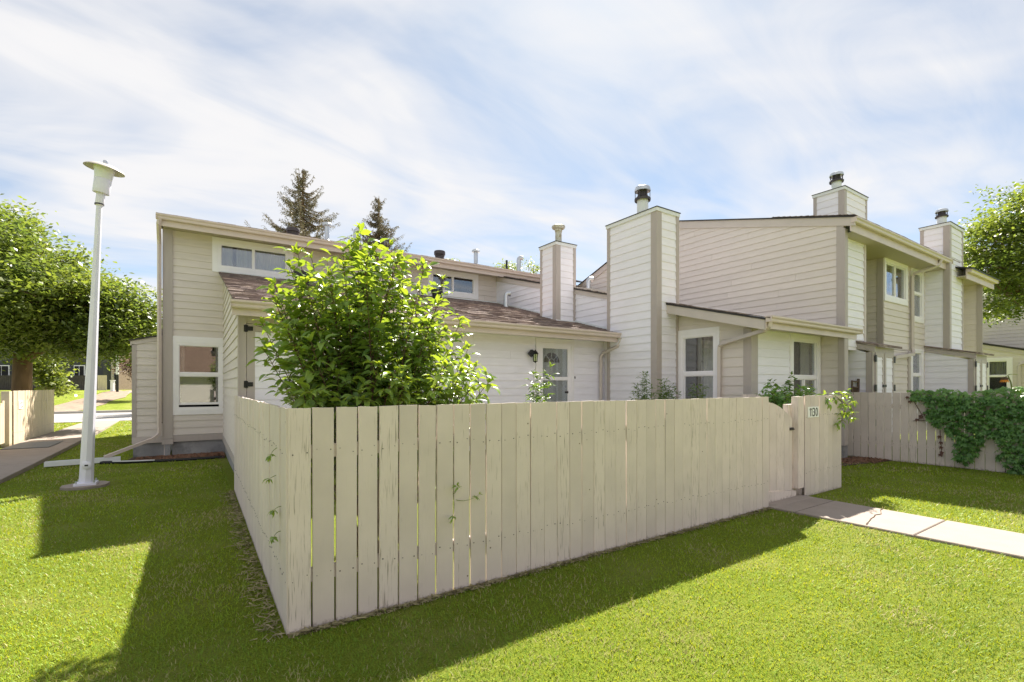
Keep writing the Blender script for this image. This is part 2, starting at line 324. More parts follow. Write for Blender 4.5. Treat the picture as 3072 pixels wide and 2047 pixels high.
def wall(parent, pl, poly, m, expo=.17, z0=None, holes=(), name='wall', boards=True, joints=0):
    b = MB()
    for c in cells(poly, holes): b.prism([pl.P(s, z, 0) for s, z in c], pl.N()*-.09)
    wl = b.build(name, m, parent)
    if not boards: return wl
    zl = min(p[1] for p in poly); zh = max(p[1] for p in poly); z = z0 if z0 is not None else zl
    while z < zl-1e-6-expo: z += expo
    k = 0
    while z < zh-.004:
        st = clip(clip(poly, 1, z, False), 1, z+expo, True)
        if area(st) > 2e-4:
            pieces = [st]
            if joints and len(st) > 2:
                a0 = min(p[0] for p in st); a1 = max(p[0] for p in st)
                if a1-a0 > 2.5:
                    j = a0+(a1-a0)*(.18+.64*((k*.377) % 1)); pieces = [clip(st, 0, j-.0015, True), clip(st, 0, j+.0015, False)]
            for pc in pieces:
                runs = []
                for c in sorted((c for c in cells(pc, holes) if area(c) > 2e-4), key=lambda c: min(p[0] for p in c)):
                    lo = min(p[0] for p in c)
                    if runs and lo < runs[-1][1]+1e-4: runs[-1][0].append(c); runs[-1][1] = max(runs[-1][1], max(p[0] for p in c))
                    else: runs.append([[c], max(p[0] for p in c)])
                for run, _ in runs:
                  q = MB()
                  for c in run:
                    n = len(c); bk = [pl.P(s, zz, .0) for s, zz in c]; fr = [pl.P(s, zz, .022-.018*min(1, max(0, (zz-z)/expo))) for s, zz in c]
                    q.add(bk+fr, [tuple(range(n)), tuple(range(2*n-1, n-1, -1))]+[(i, (i+1) % n, n+(i+1) % n, n+i) for i in range(n)])
                  q.build('siding_board', m, wl)
        z += expo; k += 1
    return wl
def window(parent, pl, s0, s1, z0, z1, casing=.11, head=None, sill=None, kind='slider', split=None, curtain=None, name='window', lower_split=None, inside='dark_room', trim='white_trim', vent=0, rm=.3):
    """s0..z1: the daylight opening of the vinyl frame; casing: width of the flat trim round it"""
    fr = .055; g0, g1, h0, h1 = s0-fr, s1+fr, z0-fr, z1+fr
    hd = casing if head is None else head; sl = casing if sill is None else sill
    b = MB(); pl.box(b, g0-casing, g0, h0-sl, h1+hd, -.02, .034); pl.box(b, g1, g1+casing, h0-sl, h1+hd, -.02, .034)
    pl.box(b, g0, g1, h1, h1+hd, -.02, .036); pl.box(b, g0, g1, h0-sl, h0, -.02, .036)
    wn = b.build(name, trim, parent)
    b = MB(); 
    pl.box(b, g0, s0, h0, h1, -.07, .028); pl.box(b, s1, g1, h0, h1, -.07, .028); pl.box(b, s0, s1, z1, h1, -.07, .026); pl.box(b, s0, s1, h0, z0, -.07, .026)
    b.build('frame', 'vinyl', wn)
    cellz = []
    if kind == 'slider':
        sp = split or (s0+s1)/2; cellz = [(s0, sp-.02, z0, z1), (sp+.02, s1, z0, z1)]
        q = MB(); pl.box(q, sp-.02, sp+.02, z0, z1, -.05, .01); q.build('mullion', 'vinyl', wn)
    elif kind == 'hung':
        sp = split or (z0+z1)/2; q = MB(); pl.box(q, s0, s1, sp-.04, sp+.04, -.05, .012); q.build('meeting_rail', 'vinyl', wn)
        cellz = [(s0, s1, sp+.04, z1)]
        if lower_split:
            q = MB(); pl.box(q, lower_split-.03, lower_split+.03, z0, sp-.04, -.05, .01); q.build('mullion', 'vinyl', wn)
            cellz += [(s0, lower_split-.03, z0, sp-.04), (lower_split+.03, s1, z0, sp-.04)]
        else: cellz += [(s0, s1, z0+vent, sp-.04)]
        if vent:
            q = MB(); pl.box(q, s0, s1, z0+vent-.035, z0+vent, -.05, .0); q.build('sash_rail', 'vinyl', wn)
    else: cellz = [(s0, s1, z0, z1)]
    for a0, a1, b0, b1 in cellz:
        e = .018; q = MB(); pl.box(q, a0, a0+e, b0, b1, -.045, -.012); pl.box(q, a1-e, a1, b0, b1, -.045, -.012); pl.box(q, a0+e, a1-e, b0, b0+e, -.045, -.012); pl.box(q, a0+e, a1-e, b1-e, b1, -.045, -.012); q.build('sash', 'vinyl', wn)
        q = MB(); pl.box(q, a0+e, a1-e, b0+e, b1-e, -.034, -.028); q.build('pane', 'glass', wn)
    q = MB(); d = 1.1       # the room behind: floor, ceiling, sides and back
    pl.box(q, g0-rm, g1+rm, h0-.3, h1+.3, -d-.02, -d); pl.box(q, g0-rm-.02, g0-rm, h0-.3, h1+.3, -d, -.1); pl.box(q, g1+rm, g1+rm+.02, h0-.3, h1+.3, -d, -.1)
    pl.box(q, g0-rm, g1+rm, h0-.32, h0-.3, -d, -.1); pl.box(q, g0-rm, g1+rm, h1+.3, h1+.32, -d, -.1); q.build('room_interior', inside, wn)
    if curtain:
        for c0, c1, cz0, cz1 in curtain:
            n = max(6, int((c1-c0)/.012)); vs = []; fs = []; ph = rnd.random()*6
            for i in range(n+1):
                a = c0+(c1-c0)*i/n; off = -.16+.022*math.sin(a*58+ph)+.012*math.sin(a*23+ph*2)
                vs += [pl.P(a, cz0, off), pl.P(a, cz1, off)]
            fs = [(2*i, 2*i+2, 2*i+3, 2*i+1) for i in range(n)]
            q = MB(); q.add(vs, fs); q.build('curtain', 'curtain_cloth', wn, True, False)
    return wn, (g0-.004, g1+.004, h0-.004, h1+.004)
def strip(parent, pl, s0, s1, z0, z1, n, m, name='corner_board', n0=0.0): 
    b = MB(); pl.box(b, s0, s1, z0, z1, n0, n); return b.build(name, m, parent)
def rake(parent, pl, a, b, h, n, m, name='rake_board', n0=-.02):   # sloping board from a(s,z top) to b
    q = MB(); q.prism([pl.P(a[0], a[1]-h, n0), pl.P(b[0], b[1]-h, n0), pl.P(b[0], b[1], n0), pl.P(a[0], a[1], n0)], pl.N()*(n-n0)); return q.build(name, m, parent)
def gutter(parent, u0, u1, v, zt, fascia=.14, m='gutter_paint', drop=None):
    prof = [(0, 0), (-.075, 0), (-.088, .02), (-.092, .055), (-.118, .085), (-.12, .115), (-.112, .115), (-.108, .092), (-.08, .058), (-.072, .012), (-.008, .012), (-.008, .115), (0, .115)]
    b = MB(); b.prism([(u0, v+y, zt-.115+z) for y, z in prof], (u1-u0, 0, 0)); 
    b.box((u0-.002, v-.112, zt-.113), (u0, v, zt-.002)); b.box((u1, v-.112, zt-.113), (u1+.002, v, zt-.002))
    g = b.build('gutter', m, parent)
    part_box('fascia', (u0+.02, v+.002, zt-.115-fascia+.02), (u1-.02, v+.03, zt-.005), m, parent)
    return g
def shingles(parent, u0, u1, v0, z0, v1, z1, m='shingle', expo=.14, tab=.30, seed=1, name='shingles'):
    rr = random.Random(seed); L = math.hypot(v1-v0, z1-z0); dv, dz = (v1-v0)/L, (z1-z0)/L; nv, nz = -dz, dv
    b = MB(); n = int(L/expo)+1
    for i in range(n):
        a = i*expo; e = min(a+expo+.03, L); x = u0-rr.random()*tab
        while x < u1:
            wd = tab*(.55+.9*rr.random()); xa, xb = max(x, u0), min(x+wd-.006, u1); x += wd
            if xb-xa < .02: continue
            t = .014+.010*rr.random(); s0 = a-.012*rr.random()
            def P(al, th, xx): return (xx, v0+dv*al+nv*th, z0+dz*al+nz*th)
            b.add([P(s0, 0, xa), P(s0, 0, xb), P(s0, t, xb), P(s0, t, xa), P(e, 0, xa), P(e, 0, xb), P(e, .004, xb), P(e, .004, xa)], [(0,1,2,3),(3,2,6,7),(0,3,7,4),(1,5,6,2)])
    o = b.build(name, m, parent, fix=False); o['kind'] = 'stuff'; return o
def roof_slab(parent, u0, u1, v0, z0, v1, z1, t=.05, m='drip_metal', name='roof'):
    b = MB(); b.prism([(u0, v0, z0-t), (u0, v1, z1-t), (u0, v1, z1), (u0, v0, z0)], (u1-u0, 0, 0)); return b.build(name, m, parent)
def leaf_mesh(name, mtl, L=.1, W=.05, droop=.25, fold=.3, tint=.5, seg=4, twist=0.):
    vs = []; fs = []
    for i in range(seg+1):
        t = i/seg; wd = W*.5*math.sin(math.pi*min(1, (t*.92+.04))**.8)*(1 if t < .98 else 0.05); y = L*t; z = -droop*L*t*t
        vs += [(-wd, y, z+wd*fold), (0, y, z), (wd, y, z+wd*fold)]
    for i in range(seg): fs += [(3*i, 3*i+1, 3*i+4, 3*i+3), (3*i+1, 3*i+2, 3*i+5, 3*i+4)]
    me = bpy.data.meshes.new(name); me.from_pydata(vs, [], fs); me.materials.append(M[mtl]); me.polygons.foreach_set('use_smooth', [True]*len(me.polygons))
    at = me.attributes.new('tint', 'FLOAT', 'FACE'); at.data.foreach_set('value', [tint]*len(me.polygons)); return me
def merge_leaves(name, mtl, proto_np, mats, tints, parent):
    """many leaves joined into one mesh: proto_np=(verts, faces), mats = list of Matrix"""
    pv, pf = proto_np; n = len(mats); nv = len(pv)
    A = np.array([[list(r) for r in m] for m in mats]); hv = np.concatenate([pv, np.ones((nv, 1))], 1)
    V = np.einsum('nij,vj->nvi', A, hv)[:, :, :3].reshape(-1, 3); F = (pf[None]+np.arange(n)[:, None, None]*nv).reshape(-1, pf.shape[1])
    me = np_mesh(name, V, F, mtl, np.repeat(np.array(tints), len(pf)), True); return link(name, me, parent)
def np_mesh(name, V, F, mtl, tint=None, smooth=False):
    me = bpy.data.meshes.new(name); k = F.shape[1]
    me.vertices.add(len(V)); me.vertices.foreach_set('co', V.astype(np.float32).ravel())
    me.loops.add(F.size); me.loops.foreach_set('vertex_index', F.astype(np.int32).ravel())
    me.polygons.add(len(F)); me.polygons.foreach_set('loop_start', (np.arange(len(F))*k).astype(np.int32)); me.polygons.foreach_set('loop_total', np.full(len(F), k, np.int32))
    if smooth: me.polygons.foreach_set('use_smooth', np.ones(len(F), bool))
    me.update(calc_edges=True); me.materials.append(M[mtl])
    if tint is not None: at = me.attributes.new('tint', 'FLOAT', 'FACE'); at.data.foreach_set('value', tint.astype(np.float32))
    return me

# ------------------------------------------------------------------ ground, road, paths
def gz(x, y):
    def ss(t): t = min(1, max(0, t)); return t*t*(3-2*t)
    return -.06*ss((y-9)/4)*ss((3-x)/2)*ss((30-y)/8) + 1.2*ss((y-40)/26) - .8*ss((y-74)/8)
xs = [-300, -200, -120]+[-80+4*i for i in range(15)]+[-20+1.5*i for i in range(30)]+[26, 32, 40, 50, 70, 100, 200, 300]
ys = [-200, -100, -40, -20, -10]+[-6+1.5*i for i in range(24)]+[30+2*i for i in range(24)]+[79, 82, 100, 150, 250, 400]
xs = sorted(set(xs)); ys = sorted(set(ys))
g = MB(); g.v = [(x, y, gz(x, y)) for y in ys for x in xs]; nx = len(xs)
g.f = [(j*nx+i, j*nx+i+1, (j+1)*nx+i+1, (j+1)*nx+i) for j in range(len(ys)-1) for i in range(nx-1)]
tag(g.build('ground', 'lawn', None, True, False), None, kind='structure')
# road beyond the left-hand path, with its far kerb
tag(MB().box((-120, 28.8, -.2), (60, 37.6, .02)).build('road', 'asphalt'), None, kind='structure')
tag(MB().box((-120, 37.6, -.2), (60, 37.85, .16)).build('kerb', 'kerb'), None, kind='structure')
def slab_path(name, rows, m, label=None):
    """rows: list of cross-sections (left point, right point); one slab object between two neighbours"""
    root = link(name, None); tag(root, None, kind='structure')
    for i in range(len(rows)-1):
        (a, b), (c, d) = rows[i], rows[i+1]
        def sh(p, q, e): v = (Vector(q)-Vector(p)); v.normalize(); return Vector(p)+v*e
        e = .006; a2, c2 = sh(a, c, e), sh(c, a, e); b2, d2 = sh(b, d, e), sh(d, b, e); r = random.Random(i+len(name)); dz = r.uniform(-.004, .004)
        q = MB(); top = [Vector((p[0], p[1], .028+dz)) for p in (a2, b2, d2, c2)]
        cen = sum(top, Vector())/4; inner = [cen+(p-cen)*.985 for p in top]; top = [p-Vector((0, 0, .008)) for p in top]; bot = [Vector((p.x, p.y, -.12)) for p in top]
        q.add(inner+top+bot, [(0, 1, 2, 3)]+[(k, (k+1) % 4, 4+(k+1) % 4, 4+k) for k in range(4)]+[(4+k, 4+(k+1) % 4, 8+(k+1) % 4, 8+k) for k in range(4)])
        q.build('paving_slab', m, root)
    return root
rows = []
for i, y in enumerate([8.4, 7.1, 5.85, 4.6, 3.35, 3.1, 1.9, .68, -.55, -1.8, -3.05, -4.3, -5.6, -6.9, -8.2]):
    t = (3.4-y)/2.3 if y < 3.4 else 0; rows.append(((6.42+.13*t, y), (7.52+.05*t, y)))
slab_path('path', rows, 'concrete_path')
rows = []
for i in range(16):
    y = 6.4+1.5*i; rows.append(((-4.22-.0*i, y), (-2.82-.003*i*i*.3, y)))
slab_path('walkway', rows, 'concrete_path')
# crack across the gate path
q = MB(); rr = random.Random(5); pts = [Vector((6.52+.115*i, 2.34+.02*i+rr.uniform(-.025, .025), .0315)) for i in range(10)]
for i in range(9):
    a, b = pts[i], pts[i+1]; t = rr.uniform(.003, .008); q.prism([a+Vector((0, -t, 0)), b+Vector((0, -t, 0)), b+Vector((0, t, 0)), a+Vector((0, t, 0))], (0, 0, .003))
tag(q.build('crack', 'soil', bpy.data.objects['path']), None)
# worn earth track up the bank across the road
q = MB(); rr = random.Random(2); L_ = []; R_ = []
for i in range(12):
    y = 39.5+2.0*i; cxx = -7.9+.085*(y-39)*1.0; wd = 1.5-.04*i; L_.append((cxx-wd+rr.uniform(-.25, .25), y)); R_.append((cxx+wd+rr.uniform(-.25, .25), y))
vs = []; fs = []
for i in range(12):
    for k in range(7):
        t = k/6; x = L_[i][0]*(1-t)+R_[i][0]*t; y = L_[i][1]; vs.append((x, y, gz(x, y)+.03+(0 if k in (0, 6) else rr.uniform(.0, .10))))
for i in range(11):
    for k in range(6): fs.append((i*7+k, i*7+k+1, (i+1)*7+k+1, (i+1)*7+k))
q.add(vs, fs); tag(q.build('earth_track', 'dirt_track', None, True, False), None, kind='structure')

# ------------------------------------------------------------------ left townhouse
A = thing('townhouse', 'beige two storey end townhouse with long low shingled roof and white entry door', 'house', (3, 14.1, 0))
P1 = Pl('v', 14.1); P2 = Pl('v', 8.75); PL = Pl('u', .57); PM = Pl('u', 8.7)
w1, h1 = window(A, P1, .51, 2.01, 4.69, 5.23, .13, .10, .12, 'slider', 1.24, curtain=[(.5, .78, 4.6, 5.3), (.86, 1.2, 4.6, 5.3), (1.3, 2.0, 4.6, 5.3)])
w2, h2 = window(A, P1, 6.30, 7.78, 4.75, 5.25, .12, .10, .12, 'slider', 7.02)
w3, h3 = window(A, P1, -.36, .47, 1.13, 2.64, .07, .16, .13, 'hung', 1.93, curtain=[(-.36, -.25, 1.95, 2.7)], vent=.09)
W = wall(A, P1, [(-.48, .46), (.57, .46), (.57, 5.42), (-.48, 5.42)], 'beige_siding', .171, .46, [h1, h3])
W2 = wall(A, P1, [(.57, 4.35), (12.1, 4.35), (12.1, 5.42), (.57, 5.42)], 'beige_siding', .171, .46, [h1, h2], joints=1)
strip(A, P1, -.48, .57, .30, .455, .03, 'taupe_trim', 'base_board')
b = MB(); P1.box(b, -.68, -.48, .385, 5.42, -.10, .05); b.build('corner_board', 'taupe_trim', A)
b = MB(); P1.box(b, -.69, -.47, .25, .38, -.12, .065); b.build('post_cap', 'taupe_trim', A)
part_box('pier', (-.63, 13.95+.1, -.3), (-.53, 14.12, .25), 'concrete_foundation', A)
b = MB(); P1.box(b, -.5, .6, -.3, .30, -.2, -.03); b.build('foundation', 'concrete_foundation', A)
# lean-to against the end wall
PB = Pl('v', 14.27)
wall(A, PB, [(-1.19, .44), (-.66, .44), (-.66, 2.76), (-1.19, 2.63)], 'beige_siding', .171, .44, name='lean_to_wall')
strip(A, PB, -1.27, -1.19, .44, 2.63, .03, 'taupe_trim'); strip(A, PB, -1.27, -.66, .285, .438, .025, 'beige_trim', 'base_board')
b = MB(); b.prism([(-1.30, 14.24, 2.60), (-.66, 14.24, 2.765), (-.66, 14.24, 2.87), (-1.30, 14.24, 2.70)], (0, .03, 0)); b.build('rake_board', 'beige_trim', A)
b = MB(); b.prism([(-1.33, 14.2, 2.705), (-.66, 14.2, 2.875), (-.66, 14.2, 2.90), (-1.33, 14.2, 2.73)], (0, 3.5, 0)); b.build('lean_to_roof', 'drip_metal', A)
part_box('lean_to_foundation', (-1.25, 14.30, -.3), (-.66, 17.6, .285), 'concrete_foundation', A)
part_box('lean_to_side', (-1.26, 14.28, .28), (-1.2, 17.6, 2.62), 'beige_siding', A)
# end and rear walls, main roof
part_box('end_wall', (-.66, 14.2, -.2), (-.56, 22.5, 5.4), 'beige_siding', A); part_box('rear_wall', (-.66, 22.4, -.2), (12.2, 22.5, 5.4), 'beige_siding', A)
b = MB(); b.prism([(-.64, 14.2, 5.4), (-.64, 22.4, 5.4), (-.64, 18.3, 6.55)], (.08, 0, 0)); b.build('gable', 'beige_siding', A)
roof_slab(A, -.76, 12.1, 13.46, 5.56, 18.3, 6.82, .035); roof_slab(A, -.76, 12.1, 23, 5.56, 18.3, 6.82, .035)
shingles(A, -.77, 12.1, 13.44, 5.565, 15.2, 6.018, 'shingle', seed=4)
gutter(A, -.77, 10.6, 13.5, 5.56, .15)
part_box('soffit', (-.66, 13.53, 5.405), (12.1, 14.14, 5.425), 'soffit_metal', A)
b = MB(); b.prism([(-.72, 13.5, 5.40), (-.72, 14.1, 5.40), (-.72, 18.3, 6.6), (-.72, 18.3, 6.78), (-.72, 13.5, 5.53)], (.03, 0, 0)); b.build('rake_board', 'beige_trim', A)
# left downspout
ds = MB(); ds.rectube([(-.70, 13.43, 5.46), (-.72, 13.46, 5.36), (-.735, 13.95, 5.10), (-.735, 14.0, 5.0), (-.735, 14.0, .62), (-.745, 13.99, .50), (-.85, 13.93, .41), (-1.70, 13.72, .07)], .034, .03); ds.build('downspout', 'gutter_paint', A)
# ---- low front wing: side wall, front wall, roof
SL = .271
def zr(v): return 2.93+SL*(v-8.2)
wall(A, PL, [(8.75, .42), (14.1, .42), (14.1, zr(14.1)-.12), (8.75, zr(8.75)-.12)], 'beige_siding', .171, .42, name='side_wall')
strip(A, PL, 8.72, 14.08, .27, .415, .028, 'taupe_trim', 'base_board')
rake(A, PL, (8.2, zr(8.2)-.02), (14.1, zr(14.1)-.02), .12, .05, 'beige_trim')
part_box('wing_foundation', (.60, 8.8, -.3), (.75, 14.1, .28), 'concrete_foundation', A)
strip(A, PL, 8.72, 8.83, .415, 2.87, .022, 'taupe_trim')
# storage closet doors at the end of the wing
strip(A, P2, .55, .665, .27, 2.86, .02, 'taupe_trim'); strip(A, P2, .665, 2.62, 2.66, 2.86, .012, 'taupe_trim', 'header')
for k, s0 in enumerate((.672, 1.642)):
    b = MB(); P2.box(b, s0, s0+.115, .35, 2.65, -.02, .015); P2.box(b, s0+.845, s0+.96, .35, 2.65, -.02, .015); P2.box(b, s0+.115, s0+.845, 2.53, 2.65, -.02, .015); P2.box(b, s0+.115, s0+.845, .35, .5, -.02, .015)
    d = b.build('closet_door', 'taupe_trim', A)
    for i in range(11):
        z = .5+i*.1845; q = MB(); q.prism([P2.P(s0+.115, z, .012), P2.P(s0+.115, z+.182, .001), P2.P(s0+.115, z+.182, -.02), P2.P(s0+.115, z, -.02)], (.73, 0, 0)); q.build('infill_board', 'white_siding', d)
    for z in (2.52, 1.62, .7):
        hs = s0-.012 if k == 0 else s0+.972
        q = MB(); P2.box(q, hs-.03, hs+.028, z, z+.11, .012, .03); P2.box(q, hs+.028 if k == 0 else hs-.10, hs+.10 if k == 0 else hs-.03, z+.02, z+.09, .012, .026); q.tube([P2.P(hs, z-.005, .033), P2.P(hs, z+.115, .033)], .008, 6); q.build('hinge', 'black_metal', d)
strip(A, P2, 2.61, 2.72, .27, 2.86, .02, 'taupe_trim')
# entry
D0, D1, DT = 6.55, 7.48, 2.62
wall(A, P2, [(2.72, .3), (8.6, .3), (8.6, 2.83), (2.72, 2.83)], 'white_siding', .163, .3, [(D0-.12, D1+.1, .3, 2.76)], name='front_wall', joints=1)
b = MB(); P2.box(b, D0-.11, D0, .3, 2.65, -.08, .03); P2.box(b, D1, D1+.09, .3, 2.65, -.08, .03); P2.box(b, D0-.12, D1+.10, 2.652, 2.75, -.02, .035); P2.box(b, D0, D1, 2.60, 2.65, -.08, .028)
ent = b.build('door_casing', 'white_trim', A)
b = MB(); P2.box(b, D0, D1, .32, 2.6, -.09, -.05)
for (a0, a1, c0, c1) in ((.10, .42, 1.15, 1.62), (.51, .83, 1.15, 1.62), (.10, .42, .45, 1.0), (.51, .83, .45, 1.0)):
    P2.box(b, D0+a0, D0+a1, c0, c0+.02, -.055, -.042); P2.box(b, D0+a0, D0+a1, c1-.02, c1, -.055, -.042); P2.box(b, D0+a0, D0+a0+.02, c0+.02, c1-.02, -.055, -.042); P2.box(b, D0+a1-.02, D0+a1, c0+.02, c1-.02, -.055, -.042)
dr = b.build('front_door', 'door_paint', A)
cxd, czd, rd = 6.94, 2.20, .235
n = 18; arc = [(cxd+rd*math.cos(math.pi*i/n), czd+rd*.98*math.sin(math.pi*i/n)) for i in range(n+1)]
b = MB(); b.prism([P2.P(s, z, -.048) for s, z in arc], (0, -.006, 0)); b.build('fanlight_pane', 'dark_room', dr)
b = MB()
def arcbar(r0, r1, nn=18):
    for i in range(nn):
        a, c = math.pi*i/nn, math.pi*(i+1)/nn
        b.prism([P2.P(cxd+r0*math.cos(a), czd+r0*math.sin(a), -.044), P2.P(cxd+r1*math.cos(a), czd+r1*math.sin(a), -.044), P2.P(cxd+r1*math.cos(c), czd+r1*math.sin(c), -.044), P2.P(cxd+r0*math.cos(c), czd+r0*math.sin(c), -.044)], (0, -.010, 0))
arcbar(rd, rd+.035); arcbar(.075, .095, 12); P2.box(b, cxd-rd-.035, cxd+rd+.035, czd-.03, czd, -.05, -.035)
for an in (45, 90, 135):
    c, s_ = math.cos(R(an)), math.sin(R(an)); t = .009
    b.prism([P2.P(cxd+c*.09-s_*t, czd+s_*.09+c*t, -.044), P2.P(cxd+c*rd-s_*t, czd+s_*rd+c*t, -.044), P2.P(cxd+c*rd+s_*t, czd+s_*rd-c*t, -.044), P2.P(cxd+c*.09+s_*t, czd+s_*.09-c*t, -.044)], (0, -.009, 0))
b.build('fanlight_bars', 'door_paint', dr)
b = MB(); b.lathe([(.001, 0), (.03, 0), (.03, .01), (.014, .02), (.014, .04), (.03, .055), (.03, .075), (.015, .085)], P2.P(7.37, 1.50, -.05), 12, Matrix.Rotation(R(90), 4, 'X')); b.build('door_knob', 'dark_metal', dr)
b = MB(); b.lathe([(.001, 0), (.028, 0), (.028, .02), (.012, .03)], P2.P(7.37, 1.63, -.05), 12, Matrix.Rotation(R(90), 4, 'X')); b.build('deadbolt', 'galvanised', dr)
b = MB(); P2.box(b, D0, D0+.085, .32, 2.6, -.02, .02); P2.box(b, D1-.10, D1, .32, 2.6, -.02, .02); P2.box(b, D0+.085, D1-.10, 2.52, 2.6, -.02, .02); P2.box(b, D0+.085, D1-.10, 1.78, 1.86, -.02, .02); P2.box(b, D0+.085, D1-.10, .32, .5, -.02, .02)
st = b.build('storm_door', 'vinyl', A)
b = MB(); P2.box(b, D0+.085, D1-.10, 1.86, 2.52, -.004, .002); b.build('storm_pane', 'glass', st); b = MB(); P2.box(b, D0+.085, D1-.10, .5, 1.78, -.004, .002); b.build('storm_pane', 'glass', st)
b = MB(); P2.box(b, 7.60, 7.615, 1.82, 1.88, .01, .03); b.build('doorbell', 'black_metal', A)
# side wall facing the entry, with its window, mostly behind the tall chimney
PS = Pl('u', 8.6)
w4, h4 = window(A, PS, 7.9, 8.58, 1.1, 2.52, .07, .1, .1, 'hung', 1.92)
wall(A, PS, [(7.3, .3), (8.75, .3), (8.75, 2.85), (7.3, 2.85)], 'white_siding', .163, .3, [h4], name='return_wall')
ds = MB(); ds.rectube([(8.56, 8.1, 2.8), (8.52, 8.2, 2.62), (8.44, 8.62, 2.47), (8.42, 8.68, 2.38), (8.42, 8.69, .15)], .036, .03); ds.build('downspout', 'beige_trim', A)
# low roof
rs = roof_slab(A, .47, 8.68, 8.14, zr(8.14)-.012, 14.1, zr(14.1)-.012, .03)
shingles(A, .46, 8.68, 8.12, zr(8.12)-.01, 14.08, zr(14.08)-.01, 'shingle', .135, .3, 11)
gutter(A, .42, 8.53, 8.2, 2.925, .12)
part_box('wing_soffit', (.5, 8.22, 2.81), (8.6, 8.80, 2.825), 'beige_trim', A)
b = MB(); b.box((.5, 14.02, zr(14.05)-.02), (8.68, 14.09, zr(14.05)+.03)); b.build('flashing', 'white_metal', A)
def mushroom(parent, x, y, z0, z1, r, m='dark_metal'):
    h = z1-z0; b = MB(); b.lathe([(r*.78, -.15), (r*.78, h*.42), (r*.86, h*.45), (r*.86, h*.52), (r*.74, h*.54), (r*.74, h*.6), (r*1.0, h*.62), (r*1.02, h*.86), (r*.96, h*.97), (r*.6, h), (.01, h)], (x, y, z0), 18)
    return b.build('roof_vent', m, parent, True)
def pipe(parent, x, y, z0, z1, r, m='galvanised', cap=True, name='vent_pipe'):
    b = MB(); pr = [(r*1.25, -.12), (r*1.25, .08), (r, .1), (r, z1-z0-.1)]
    if cap: pr += [(r*1.9, z1-z0-.09), (r*1.95, z1-z0-.04), (r*1.5, z1-z0), (.005, z1-z0)]
    else: pr += [(r, z1-z0), (.005, z1-z0)]
    b.lathe(pr, (x, y, z0), 16); return b.build(name, m, parent, True)
def elbow(parent, x, y, z0, z1, r):
    b = MB(); b.tube([(x, y, z0-.1), (x, y, z1-.13), (x+.012, y-.01, z1-.08), (x+.05, y-.03, z1-.045), (x+.13, y-.07, z1-.05)], [r, r, r*1.02, r*1.08, r*1.12], 12); o = b.build('vent_elbow', 'galvanised', parent, True)
    b = MB(); b.tube([(x+.129, y-.0695, z1-.05), (x+.133, y-.0715, z1-.05)], r*.92, 12); b.build('vent_mouth', 'black_metal', o); return o
mushroom(A, 2.33, 15.0, 5.93, 6.21, .185); mushroom(A, 4.86, 15.0, 5.93, 6.31, .175); mushroom(A, 6.96, 15.0, 5.93, 6.28, .19)
pipe(A, 3.27, 15.0, 5.95, 6.55, .068); pipe(A, 8.38, 15.0, 5.95, 6.55, .075); pipe(A, 9.70, 15.0, 5.9, 6.36, .04, 'black_metal', False); elbow(A, 10.25, 15.0, 5.95, 6.58, .085); elbow(A, 4.1, 14.9, 5.95, 6.5, .085)
mushroom(A, 2.16, 12.5, 4.05, 4.44, .205, 'black_metal'); elbow(A, 8.28, 12.85, 4.12, 4.66, .08); mushroom(A, 5.9, 12.9, 4.15, 4.5, .17, 'black_metal')

# ------------------------------------------------------------------ middle townhouse (number 1130)
B = thing('townhouse', 'townhouse with tall white chimney stack and beige gable wall behind the picket fence', 'house', (10.7, 7, 0))
def chimney(parent, u0, u1, v0, v1, z0, z1, zl=None, expo=.172, cb=.125, name='chimney'):
    zl = zl if zl is not None else z0
    bd = MB().box((u0+.02, v0+.02, z0), (u1, v1, z1-.02)).build(name, 'white_siding', parent)
    pf = Pl('v', v0); ps = Pl('u', u0)
    def boards(pl, a0, a1):
        z = z0
        while z < z1-.1:
            zt = min(z+expo, z1-.09); n = [.0, .0, .004, .017]
            q = MB(); q.prism([pl.P(a0, z, -.02), pl.P(a0, zt, -.02), pl.P(a0, zt, .004), pl.P(a0, z, .021)], pl.P(a1, 0)-pl.P(a0, 0)); q.build('siding_board', 'white_siding', bd); z += expo
    boards(pf, u0+cb, u1-cb*.7); boards(ps, v0+cb, v1-cb*.7)
    for a, b_ in ((u0-.028, u0+cb), (u1-cb*.7, u1)): 
        q = MB(); pf.box(q, a, b_, z0, z1-.09, -.02, .028); q.build('corner_board', 'taupe_trim', bd)
    for a, b_ in ((v0, v0+cb), (v1-cb*.7, v1)):
        q = MB(); ps.box(q, a, b_, z0, z1-.09, -.02, .027); q.build('corner_board', 'taupe_trim', bd)
    q = MB(); q.box((u0-.045, v0-.045, z1-.09), (u1+.01, v1+.02, z1-.012)); q.build('chimney_cap', 'white_metal', bd)
    q = MB(); q.box((u0-.06, v0-.06, z1-.010), (u1+.025, v1+.035, z1+.004)); q.build('cap_flashing', 'drip_metal', bd)
    return bd
